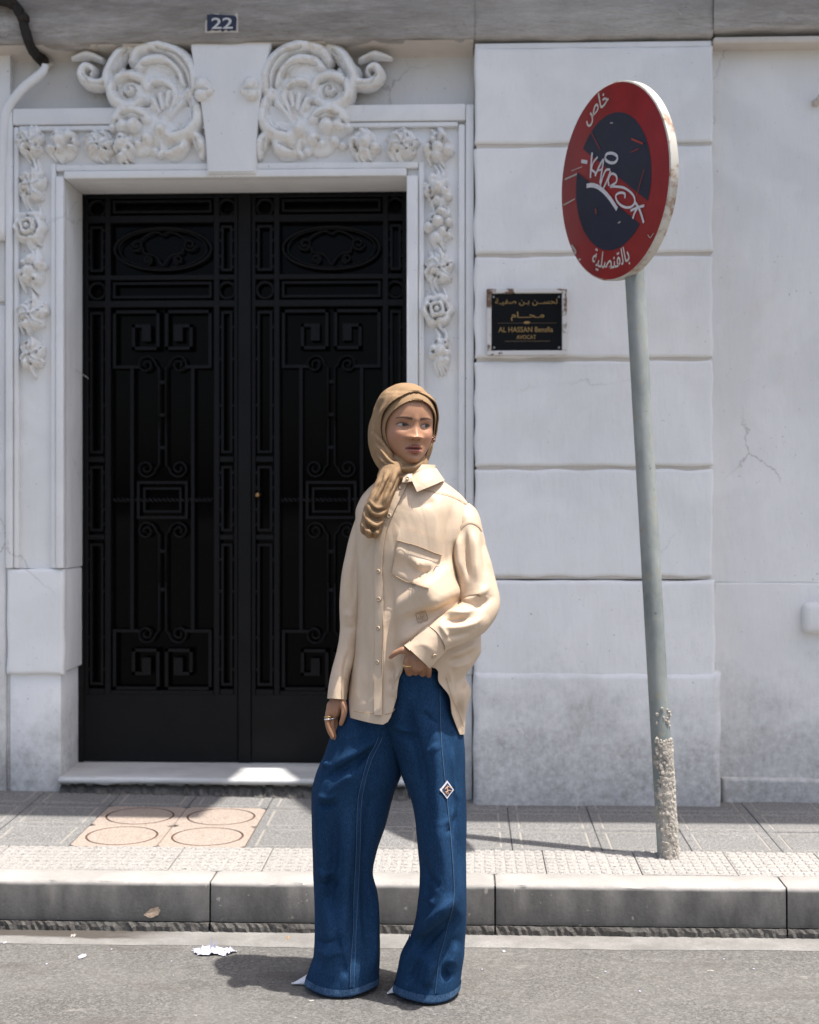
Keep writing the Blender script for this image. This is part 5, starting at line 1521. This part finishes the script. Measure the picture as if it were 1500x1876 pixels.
GC = sleeve([(623.5, 1240, 3.890, 17.5, .041), (621, 1256, 3.886, 18.0, .042), (619, 1281, 3.880, 17.6, .041)], 24, 90, 'cuff', [], 9)
cloth('cuff', GC, M['shirt'], shirt, thick=.003)
GR = sleeve([(846, 930, 3.925, 12, .040), (852, 948, 3.92, 22, .060), (856, 970, 3.91, 27, .068), (856, 1000, 3.90, 34, .074), (864, 1045, 3.89, 38, .078), (872, 1082, 3.88, 38, .078), (876, 1108, 3.868, 37, .074), (862, 1132, 3.84, 36, .066), (836, 1148, 3.80, 33, .056),
             (812, 1161, 3.775, 30, .048), (796, 1172, 3.762, 28.5, .042)], 210, 120, 'sleeve',
            [([(842, 968), (838, 1010), (844, 1060)], 6, .012), ([(853, 962), (852, 1010), (858, 1070)], 5, -.014), ([(866, 965), (870, 1010), (872, 1070)], 8, .010), ([(878, 975), (886, 1020), (890, 1070)], 5, -.007),
             ([(836, 1098), (862, 1097), (884, 1084), (898, 1066)], 7, .012), ([(838, 1109), (866, 1111), (890, 1102), (906, 1088)], 6.5, -.011), ([(806, 1126), (828, 1122), (852, 1122), (880, 1112)], 6, .015), ([(808, 1136), (836, 1136), (862, 1130)], 5, -.014),
             ([(792, 1146), (826, 1150), (862, 1144), (892, 1126)], 6, .010), ([(812, 1168), (836, 1164), (864, 1156)], 5, -.008), ([(802, 1142), (812, 1156), (822, 1172)], 4, .006)], 4)
cloth('sleeve', GR, M['shirt'], shirt)
SRs = Surf(GR)
MB().grid(SRs.strip([(826, 992), (832, 977), (846, 963), (859, 956), (873, 961), (880, 970)], 1.3, .004)).build('armhole_seam', M['shirt'], shirt, smooth=True)
GK = sleeve([(800, 1166, 3.768, 30, .044), (784, 1182.5, 3.762, 31, .044), (764, 1204, 3.757, 31, .040)], 30, 110, 'cuff', [([(750, 1185), (778, 1182), (800, 1200)], 7, .003)], 12)
cloth('cuff', GK, M['shirt'], shirt, thick=.003)
SK = Surf(GK); q, n = SK.at(794, 1201, .003); button(q, n, .0064)

# ------------------------------------------------------------------ head, hands and body: one mesh
SKIN = np.array((.355, .186, .106)); LIP = np.array((.25, .080, .066)); DARK = np.array((.012, .008, .007))
hc = P(741.5, 782, 3.905); HA = math.radians(21); HR = math.radians(-2.0)
def head_to_world(p):
    p = np.asarray(p, float); x, y, z = p[..., 0], p[..., 1], p[..., 2]
    x, z = x * math.cos(HR) - z * math.sin(HR), x * math.sin(HR) + z * math.cos(HR)
    return np.stack([x * math.cos(HA) - y * math.sin(HA), x * math.sin(HA) + y * math.cos(HA), z], -1) + hc
hz_ = [-.108, -.102, -.092, -.080, -.066, -.050, -.030, -.010, .010, .030, .050, .070, .090, .104, .110]
hw_ = [.012, .0215, .0325, .0445, .0545, .0625, .0680, .0700, .0700, .0685, .0645, .0560, .0415, .0230, .006]
hf_ = [.060, .0745, .0845, .0870, .0868, .0868, .0865, .0860, .0900, .0930, .0910, .0820, .0620, .0360, .010]
hb_ = [.010, .020, .035, .050, .062, .075, .085, .092, .095, .095, .090, .080, .062, .038, .010]
Rz = 230; zz = np.linspace(-.108, .110, Rz); A_ = np.concatenate([np.linspace(-.12, math.pi + .12, 230), np.linspace(math.pi + .18, 2 * math.pi - .18, 40)])
W, Fh, Bh = (pchip(hz_, a)(zz)[:, None] for a in (hw_, hf_, hb_))
ca, sa = np.cos(A_)[None], np.sin(A_)[None]
X = W * np.sign(ca) * np.abs(ca) ** .86
Yl = -np.where(sa > 0, Fh * np.abs(sa) ** .80 * np.sign(sa), Bh * sa)
Z = np.repeat(zz[:, None], len(A_), 1)
fm = np.clip(sa * 4, 0, 1)
def bump(x0, z0, rx, rz, h): return h * np.exp(-((X - x0) / rx) ** 2 - ((Z - z0) / rz) ** 2)
B = np.zeros_like(X)
for s_ in (-1, 1):
    B += bump(s_ * .031, -.001, .0165, .0105, -.0112) + bump(s_ * .033, .0165, .018, .0070, .0028) + bump(s_ * .044, -.026, .020, .018, .0065) + bump(s_ * .0140, -.0345, .0072, .0064, .0098)
    B += bump(s_ * .031, 0.0, .0125, .0062, .0058) + bump(s_ * .024, -.052, .010, .018, -.0022)
nz_t = np.clip((.010 - Z) / .042, 0, 1)            # bridge to tip
nose = (.0035 + .0185 * nz_t ** 1.45) * np.exp(-(X / (.0078 + .0078 * nz_t)) ** 2)
nose *= np.where(Z > .012, np.exp(-((Z - .012) / .012) ** 2), 1) * np.where(Z < -.034, np.exp(-((Z + .034) / .0045) ** 2), 1)
B += nose
B += bump(0, -.050, .0045, .005, -.0018)
lipw = np.clip(1 - (X / .0235) ** 2, 0, 1)
B += .0070 * lipw * np.exp(-((Z + .0578) / .0048) ** 2) + .0098 * lipw * np.exp(-((Z + .0708) / .0062) ** 2) - .0050 * lipw * np.exp(-((Z + .0635) / .0018) ** 2)
B += bump(0, -.0785, .016, .0042, -.0046) + bump(0, -.093, .017, .009, .0050)
Yl = Yl - B * fm
HP = np.stack([X, Yl, Z], -1)
# colours of the face; shade of eye sockets, nostrils and lip gap painted in
Cc = np.ones(HP.shape) * SKIN
def paint(mask, col):
    global Cc
    Cc = Cc * (1 - (mask * fm)[..., None]) + np.array(col) * (mask * fm)[..., None]
soft = lambda d, w=.0006: 1 / (1 + np.exp(np.clip(d / w, -30, 30)))
for s_ in (-1, 1):
    paint(.35 * np.exp(-((X - s_ * .043) / .016) ** 2 - ((Z + .03) / .014) ** 2), (.50, .20, .14))
    paint(.30 * np.exp(-((X - s_ * .031) / .016) ** 2 - ((Z - .004) / .010) ** 2), (.28, .13, .09))  # eye socket: darker skin tone plus a little painted shade
    ex = (X - s_ * .031) / .0155; up_ = .0050 * (1 - np.abs(ex) ** 2.2); lo_ = -.0038 * (1 - np.abs(ex) ** 2.0)
    zc = Z + .0005 - s_ * ex * .0010
    inside = soft(zc - up_) * soft(lo_ - zc) * (np.abs(ex) < 1)
    paint(inside, (.42, .385, .36))
    iris = soft(np.hypot(X - (s_ * .031 + .0062), (Z - .0006)) - .0076, .0004) * inside
    paint(iris, DARK)
    paint(np.exp(-((zc - up_ - .0004) / .0018) ** 2) * (np.abs(ex) < 1.08) * .95, DARK)
    paint(np.exp(-((zc - lo_) / .0008) ** 2) * (np.abs(ex) < 1) * .55, (.12, .06, .045))
    paint(np.exp(-((zc - up_ - .0042) / .0009) ** 2) * (np.abs(ex) < .95) * .4, (.18, .08, .055))
    bx_ = (X * s_ - .012) / .038; bz = .0158 + .0042 * np.sin(np.clip(bx_, 0, 1) * 2.5) - .0015 * np.clip(bx_, 0, 1)
    bt = .0038 * np.clip(1.25 - bx_, .15, 1)
    paint(np.exp(-((Z - bz) / bt) ** 2) * ((bx_ > -.02) & (bx_ < 1.02)) * .93, (.014, .009, .007))
    paint(np.exp(-((X - s_ * .0085) / .0034) ** 2 - ((Z + .0395) / .0020) ** 2) * .8, (.06, .025, .02))
ul_ = -.0635 + lipw * (.0116 - .0022 * np.exp(-(X / .004) ** 2)); ll_ = -.0635 - lipw * .0160
paint(soft(Z - ul_, .0007) * soft(ll_ - Z, .0007) * (lipw > 0) * .9, LIP)
paint(np.exp(-((Z + .0635 + .0006 * (1 - lipw)) / .0013) ** 2) * (lipw > .02) * .95, (.035, .012, .012))
VB, FB, CB = [], [], []; nb = 0
def body_add(G, close, col=SKIN):
    global nb
    m = MB(); m.grid(G, close); VB.append(m.v[0]); FB.extend([tuple(i + nb for i in f) for f in m.f])
    CB.append(np.broadcast_to(np.asarray(col, float), G.shape).reshape(-1, 3)); nb += len(m.v[0])
body_add(head_to_world(HP), True, Cc)
# neck, trunk, legs and arms inside the clothes
neck = ring_rows([(838, 715, 775, 3.915, .050, .055), (870, 712, 778, 3.915, .052, .058), (893, 690, 800, 3.92, .058, .066), (915, 672, 838, 3.925, .075, .075), (960, 668, 838, 3.925, .095, .085), (1040, 672, 836, 3.925, .100, .090), (1120, 676, 830, 3.925, .090, .085),
                  (1200, 680, 820, 3.94, .080, .090), (1280, 674, 812, 3.945, .070, .100), (1335, 690, 800, 3.945, .050, .07)], 70, 60)
body_add(neck, True)
body_add(ring_rows([(1260, 672, 736, 3.945, .070, .09), (1340, 655, 720, 3.945, .07, .085), (1500, 615, 660, 3.955, .040, .06), (1600, 612, 650, 3.965, .035, .050), (1780, 606, 640, 3.96, .030, .040)], 50, 40), True)
body_add(ring_rows([(1260, 742, 814, 3.945, .070, .09), (1340, 750, 826, 3.925, .07, .085), (1500, 785, 832, 3.905, .045, .05), (1600, 792, 832, 3.90, .040, .050), (1780, 772, 808, 3.92, .030, .040)], 50, 40), True)
def limb(tab, R=40, N=28): return sleeve(tab, R, N, '', [], 1)
body_add(limb([(696, 930, 3.965, 12, .030), (674, 970, 3.965, 13, .032), (655, 1070, 3.96, 13, .030), (643, 1170, 3.94, 12, .026), (623, 1255, 3.892, 10, .020), (619, 1286, 3.878, 10.0, .017)]), True)
body_add(limb([(826, 925, 3.925, 16, .035), (856, 970, 3.91, 18, .036), (870, 1060, 3.885, 16, .034), (872, 1105, 3.868, 15, .032), (830, 1150, 3.80, 13, .028), (778, 1190, 3.758, 11, .020), (768, 1204, 3.756, 12, .017)]), True)
# hands: phalanx chains grown together, then smoothed
def chain(mb, pts, rr, flat=(1, 1)):
    pts = [P(*p) for p in pts]; q = cur(pts, 5)
    k = len(q); r_ = np.interp(np.linspace(0, 1, k), np.linspace(0, 1, len(rr)), rr)
    mb.tube([np.array(a) for a in q], r_, 12, True, flat)
    for e, r2 in ((q[0], r_[0]), (q[-1], r_[-1])):
        bm = bmesh.new(); bmesh.ops.create_icosphere(bm, subdivisions=2, radius=float(r2) * .98, matrix=Matrix.Translation(Vector([float(x) for x in e]))); mb.bm(bm)
def grow(mb, vox=.0015):
    me = mb.mesh('hand'); me = evaluated(me, [('REMESH', dict(mode='VOXEL', voxel_size=vox)), ('SMOOTH', dict(factor=.5, iterations=4))])
    v, f = mesh_arrays(me); bpy.data.meshes.remove(me); return v, f
def body_mesh(v, f, colf):
    global nb
    VB.append(v); FB.extend([tuple(i + nb for i in q) for q in f]); CB.append(colf(v)); nb += len(v)
mm = 1 / 666.
h1 = MB()
chain(h1, [(619, 1272, 3.882), (617, 1288, 3.876), (613, 1304, 3.872)], [.0185, .0205, .0195], (1.0, 1.0))
chain(h1, [(609, 1292, 3.870), (606, 1306, 3.866)], [.015, .0135])
chain(h1, [(602.0, 1305, 3.862), (600.5, 1322, 3.856), (604, 1338, 3.856), (610, 1351, 3.860)], [.0082, .0074, .0067, .0056])
chain(h1, [(609, 1308, 3.868), (609, 1327, 3.866), (612, 1343, 3.868), (617, 1356, 3.872)], [.0082, .0074, .0067, .0056])
chain(h1, [(615, 1308, 3.882), (616, 1326, 3.882), (618, 1341, 3.884), (621.5, 1352, 3.888)], [.0080, .0072, .0064, .0054])
chain(h1, [(620, 1306, 3.892), (622, 1319, 3.894), (623, 1331, 3.896), (624.5, 1340, 3.90)], [.0072, .0064, .0058, .0050])
chain(h1, [(627, 1286, 3.866), (631, 1298, 3.856), (630, 1312, 3.850), (625.5, 1326, 3.850)], [.0120, .0098, .0080, .0064])
v, f = grow(h1)
body_mesh(v, f, lambda v: np.broadcast_to(SKIN * .92, v.shape))
h2 = MB()
chain(h2, [(772, 1196, 3.758), (765, 1208, 3.754), (763, 1219, 3.758)], [.018, .020, .020], (.80, 1.25))
chain(h2, [(752, 1202, 3.754), (747, 1212, 3.752), (748, 1223, 3.764), (751, 1240, 3.806), (753, 1256, 3.822)], [.0115, .0112, .0105, .009, .008])
chain(h2, [(760, 1212, 3.748), (758.5, 1222, 3.762), (760, 1238, 3.808), (762, 1254, 3.822)], [.0108, .0104, .010, .008])
chain(h2, [(772, 1213, 3.748), (771.5, 1222, 3.762), (772, 1238, 3.808), (774, 1254, 3.822)], [.0108, .0104, .010, .008])
chain(h2, [(783, 1212, 3.752), (783.5, 1222, 3.764), (784, 1238, 3.808)], [.0100, .0096, .008])
chain(h2, [(752, 1196, 3.756), (741, 1191, 3.750), (731, 1193.5, 3.750), (723, 1198, 3.752), (716, 1204, 3.758)], [.0115, .0098, .0080, .0072, .0056])
v, f = grow(h2)
body_mesh(v, f, lambda v: np.broadcast_to(SKIN * .92, v.shape))
me = bpy.data.meshes.new('body'); me.from_pydata(np.concatenate(VB).tolist(), [], FB)
ca_ = me.color_attributes.new('Col', 'FLOAT_COLOR', 'POINT')
ca_.data.foreach_set('color', np.concatenate([np.concatenate(CB), np.ones((nb, 1))], 1).ravel())
b_ = bmesh.new(); b_.from_mesh(me); bmesh.ops.recalc_face_normals(b_, faces=b_.faces[:]); b_.to_mesh(me); b_.free()
body = link('body', me, M['skin'], person, True)
# jewellery
M['gold_ring'] = simple('gold', (.75, .50, .20), .25, 1.0)
M['pearl'] = simple('pale_ring', (.75, .72, .72), .3, .6)
def ring_band(p, axis, r, tr, mat, name):
    a = Vector(axis).normalized(); z = a.to_track_quat('Z', 'Y').to_matrix(); p = Vector([float(x) for x in p]); m = MB()
    m.tube([p + z @ Vector((r * math.cos(w), r * math.sin(w), 0)) for w in np.linspace(0, 2 * math.pi, 25)], tr, 8, False)
    return m.build(name, mat, person, smooth=True)
ring_band(P(602, 1317, 3.859), (-.1, 0, 1), .0094, .0020, M['pearl'], 'finger_ring')
ring_band(P(602.2, 1312.5, 3.860), (-.1, 0, 1), .0098, .0018, M['gold_ring'], 'finger_ring')
ring_band(P(607.6, 1316, 3.865), (-.05, 0, 1), .0096, .0018, M['pearl'], 'finger_ring')
ring_band(P(747.5, 1217, 3.757), (0, -.4, 1), .0122, .0022, M['gold_ring'], 'finger_ring')
ear = head_to_world(np.array((.0665, -.040, -.030)))
m = MB()
for k, (a, b, r) in enumerate(((0, 0, .0052), (.004, -.006, .0042), (-.002, -.010, .0045), (.004, .004, .0035))):
    bm = bmesh.new(); bmesh.ops.create_icosphere(bm, subdivisions=2, radius=r, matrix=Matrix.Translation(Vector((ear[0] + a, ear[1], ear[2] + b)))); m.bm(bm)
m.build('earring', simple('amber_bead', (.16, .045, .02), .2, 0, .6), person, smooth=True)

# ------------------------------------------------------------------ headscarf
wF, fF_, bF_ = pchip(hz_, hw_), pchip(hz_, hf_), pchip(hz_, hb_)
def clear_head(Gh, off):
    # keep the cloth just outside the skull
    for _ in range(4):
        x, y, z = Gh[..., 0], Gh[..., 1], Gh[..., 2]; zc_ = np.clip(z - off * .6, -.108, .108)
        W_ = wF(zc_) + off; D_ = np.where(y < 0, fF_(zc_), bF_(zc_)) + off; e_ = np.where(y < 0, 1 / .80, 1.0)
        q = np.sqrt((np.abs(x) / W_) ** (2 / .86) + (np.abs(y) / D_) ** (2 * e_)); k_ = np.where((q < 1) & (z > -.10), 1 / np.maximum(q, .3), 1.0); k_ = 1 + (k_ - 1) * sstep((.094 - z) / .02)
        Gh = Gh * np.stack([k_, k_, np.ones_like(k_)], -1)
    return Gh
def scarf_shell(loops, nt, nr, name, folds, thick, wv, off):
    """loops: list of closed curves in head space, face edge first"""
    Ls = [np.array(l) for l in loops]
    par = np.linspace(0, 1, len(Ls)); q = np.linspace(0, 1, nr)
    Gh = np.zeros((nr, nt, 3)); A = np.stack(Ls)
    i = np.clip((q * (len(Ls) - 1)).astype(int), 0, len(Ls) - 2); t = (q * (len(Ls) - 1) - i)[:, None, None]
    E = np.concatenate([[2 * A[0] - A[1]], A, [2 * A[-1] - A[-2]]])
    p0, p1, p2, p3 = E[i], E[i + 1], E[i + 2], E[i + 3]
    Gh = .5 * (2 * p1 + (p2 - p0) * t + (2 * p0 - 5 * p1 + 4 * p2 - p3) * t * t + (3 * p1 - p0 - 3 * p2 + p3) * t ** 3)
    Gh = clear_head(Gh, off)
    Gw = head_to_world(Gh)
    Gw = wv(Gw)
    Gw = fold(Gw, folds, rounds=2)
    return cloth(name, Gw, M['scarf'], person if name == 'headscarf' else scarf_obj, thick=thick), Gw
nt = 260; a = np.linspace(0, 2 * math.pi, nt, endpoint=False)
def loop(hx, ztop, zbot, ytop, yside, ybot, zc=-.02, px_=1.0, dx=0.0):
    c_, s2 = np.cos(a), np.sin(a)
    x = dx + hx * np.sign(c_) * np.abs(c_) ** px_
    z = np.where(s2 > 0, zc + (ztop - zc) * s2, zc + (zc - zbot) * s2)
    y = np.where(s2 > 0, yside + (ytop - yside) * np.abs(s2) ** 2, yside + (ybot - yside) * np.abs(s2) ** 2)
    return np.stack([x, y, z], -1)
wv1 = lambda Gw: wobble(Gw, 8, [(.09, .0012, (1, 1, 1))])
inner = [loop(.0635, .0675, -.110, -.0905, -.040, -.052), loop(.0665, .0725, -.116, -.0915, -.034, -.046), loop(.0790, .094, -.124, -.066, -.006, -.020), loop(.083, .112, -.132, -.010, .030, .020), loop(.068, .098, -.128, .060, .085, .06), loop(.012, .03, -.06, .112, .112, .10)]
scarf_obj = None
scarf_obj, _ = scarf_shell(inner, nt, 90, 'headscarf', [], .003, wv1, .0055)
outer = [loop(.0705, .0905, -.112, -.0800, -.030, -.045), loop(.0735, .0960, -.118, -.0780, -.026, -.041, px_=.90), loop(.0835, .110, -.127, -.050, -.002, -.016, px_=.80), loop(.0870, .1195, -.136, -.004, .030, .022, px_=.84), loop(.072, .104, -.131, .068, .092, .066, px_=.9), loop(.012, .03, -.06, .119, .119, .106)]
hfold = [([(712, 735), (697, 760), (690, 790), (697, 815)], 4, .0075), ([(705, 728), (690, 755), (686, 785)], 3, -.006), ([(722, 722), (706, 752), (701, 785), (706, 812)], 3.2, -.006), ([(732, 712), (714, 735), (704, 765)], 3.2, .005),
         ([(690, 800), (702, 812), (716, 818)], 3.4, .007), ([(688, 812), (700, 824), (716, 832)], 3, -.007), ([(690, 826), (704, 838), (722, 842)], 3.4, .007), ([(720, 706), (700, 724), (690, 748)], 3, .005),
         ([(716, 745), (706, 770), (704, 800)], 2.4, .005), ([(697, 742), (688, 768), (684, 792)], 2.4, -.005), ([(728, 726), (712, 748), (706, 772)], 2.2, -.004)]
scarf_shell(outer, nt, 110, 'outer_wrap', hfold, .003, lambda Gw: wobble(Gw, 18, [(.08, .0010, (1, 1, 1)), (.035, .0004, (1, 1, 1))]), .0122)
# wraps under the chin
nk = ring_rows([(828, 704, 778, 3.905, .056, .07), (838, 699, 781, 3.90, .062, .075), (850, 698, 783, 3.895, .066, .078), (862, 700, 782, 3.892, .068, .078), (876, 704, 774, 3.89, .068, .076), (892, 704, 758, 3.89, .066, .07)], 110, 160)
nk = wobble(nk, 31, [(.07, .002, (1, 1, 1.5))])
nk = fold(nk, [([(702, 838), (726, 856), (752, 858), (779, 842)], 4, .008), ([(703, 846), (728, 865), (754, 866), (781, 850)], 3.2, -.008), ([(706, 854), (730, 874), (756, 873), (782, 857)], 4, .008), ([(708, 864), (732, 882), (756, 880), (778, 866)], 3, -.007), ([(706, 832), (726, 848), (752, 851), (776, 836)], 3, -.006)], rounds=2)
cloth('neck_wrap', nk, M['scarf'], scarf_obj, thick=.003)
def drape(tab, R, N, folds, seed, name, items):
    T = np.array(tab, float); Gs = ring_rows(tab, R, N); Gs = wobble(Gs, seed, items); Gs = fold(Gs, folds, rounds=2, front=False)
    return cloth(name, Gs, M['scarf'], scarf_obj, thick=0)
# gathered cloth beside the jaw, sweeping under the chin
drape([(784, 684, 706, 3.905, .030, .05), (795, 680, 710, 3.90, .042, .06), (808, 683, 713, 3.898, .052, .06), (822, 685, 718, 3.895, .060, .06), (836, 688, 728, 3.892, .068, .06), (848, 692, 742, 3.89, .072, .05), (860, 697, 752, 3.888, .072, .05), (874, 702, 752, 3.886, .068, .05), (886, 706, 744, 3.884, .060, .04)], 130, 130,
      [([(682, 796), (696, 806), (712, 826), (728, 842)], 3.6, .006), ([(682, 804), (697, 816), (714, 836), (734, 852)], 2.8, -.006), ([(684, 812), (698, 824), (714, 844), (738, 858)], 3.4, .006), ([(685, 822), (699, 834), (716, 852), (742, 864)], 2.8, -.006), ([(687, 830), (700, 842), (718, 860), (744, 870)], 3.4, .006),
       ([(689, 841), (704, 854), (722, 868), (746, 876)], 2.8, -.005), ([(693, 850), (708, 864), (726, 876)], 3.4, .005), ([(690, 792), (700, 798), (708, 812)], 3, -.004)], 41, 'gathered_fold', [(.05, .0016, (1, 1, 1.4)), (.022, .0006, (1, 1, 1))])
# tail hanging over the chest: a long end with a shorter fold lying over it
drape([(856, 698, 738, 3.850, .030, .03), (872, 692, 736, 3.836, .028, .03), (890, 685, 729, 3.822, .026, .03), (910, 676, 720, 3.812, .026, .03), (930, 668, 713, 3.804, .027, .03), (946, 665, 707, 3.800, .027, .03), (960, 661, 702, 3.797, .026, .028), (971, 660, 698, 3.795, .024, .025), (979, 664, 694, 3.795, .020, .020), (984, 668, 691, 3.795, .012, .012), (986, 671, 689, 3.795, .004, .004)], 190, 150,
      [([(672, 918), (682, 938), (698, 942), (714, 926)], 3.6, .012), ([(670, 928), (684, 948), (700, 950), (712, 938)], 2.6, -.011), ([(666, 936), (676, 955), (692, 962), (706, 946)], 3.4, .011),
       ([(665, 948), (676, 964), (690, 970), (704, 956)], 2.6, -.011), ([(661, 956), (672, 972), (688, 976), (700, 964)], 3.2, .009), ([(668, 962), (667, 974), (672, 986)], 2.4, -.008), ([(677, 966), (676, 978), (679, 987)], 2.4, .008), ([(684, 966), (683, 978), (685, 987)], 2.2, -.008), ([(691, 962), (690, 976), (690, 985)], 2.4, .006),
       ([(692, 900), (682, 920), (676, 945)], 3, .006), ([(716, 900), (708, 925), (698, 945)], 3, -.006)], 43, 'scarf_tail', [(.06, .0016, (1, 1, 1.2)), (.024, .0006, (1, 1, 1))])
drape([(846, 702, 742, 3.850, .026, .03), (862, 697, 738, 3.830, .026, .03), (884, 689, 729, 3.810, .022, .03), (902, 681, 722, 3.798, .020, .03), (918, 675, 715, 3.792, .019, .028), (929, 672, 709, 3.790, .018, .026), (937, 676, 703, 3.789, .013, .020), (941, 682, 697, 3.789, .004, .008)], 150, 150,
      [([(730, 854), (720, 882), (706, 912), (698, 934)], 3.6, .009), ([(722, 856), (711, 884), (698, 912), (690, 930)], 2.8, -.010), ([(713, 858), (703, 886), (690, 912), (682, 928)], 3.4, .008), ([(705, 860), (695, 888), (683, 912)], 2.6, -.008), ([(736, 858), (727, 884), (715, 908)], 2.4, -.007), ([(676, 914), (690, 930), (708, 926)], 3, .007), ([(680, 926), (694, 936), (706, 930)], 2.4, -.006)], 47, 'scarf_tail', [(.06, .0014, (1, 1, 1.2)), (.024, .0005, (1, 1, 1))])

# ------------------------------------------------------------------ pointed white shoes
def shoe(tip, ang_, L=.255):
    m = MB(); c_, s2 = math.cos(ang_), math.sin(ang_); ux = np.array((c_, s2, 0)); uy = np.array((-s2, c_, 0))
    prof = [(0, .002, .004, .008), (.012, .007, .010, .007), (.035, .015, .020, .005), (.07, .028, .034, .004), (.10, .037, .046, .003), (.14, .038, .060, .006), (.18, .033, .070, .018), (.22, .028, .076, .036), (L, .018, .078, .045)]
    T = np.array(prof); T[:, 0] *= L / T[-1, 0]; k = np.linspace(0, L, 50); w_, h_, b_ = (pchip(T[:, 0], T[:, i])(k) for i in (1, 2, 3)); N = 32
    th = np.linspace(0, 2 * math.pi, N, endpoint=False); G = np.zeros((50, N, 3))
    for i in range(50):
        z = np.where(np.sin(th) > 0, b_[i] + (h_[i] - b_[i]) * np.sin(th) ** .9 if False else b_[i] + (h_[i] - b_[i]) * np.clip(np.sin(th), 0, 1), b_[i] + .004 * np.sin(th))
        G[i] = tip + ux * k[i] + uy * (w_[i] * np.cos(th))[:, None] + np.array((0, 0, 1)) * z[:, None]
    m.grid(G, True)
    o = m.build('shoe', simple('white_leather', (.72, .73, .77), .32, 0, .5), person, smooth=True)
    hh = MB(); q = tip + ux * (L - .02); hh.tube([q + (0, 0, .055), q + (0, 0, .03), q + (0, 0, .001)], [.016, .009, .006], 14); hh.build('heel', simple('white_heel', (.7, .71, .75), .3), o, smooth=True)
shoe(road_at(535, 1806), math.radians(24))
shoe(road_at(711, 1824), math.radians(52), .23)
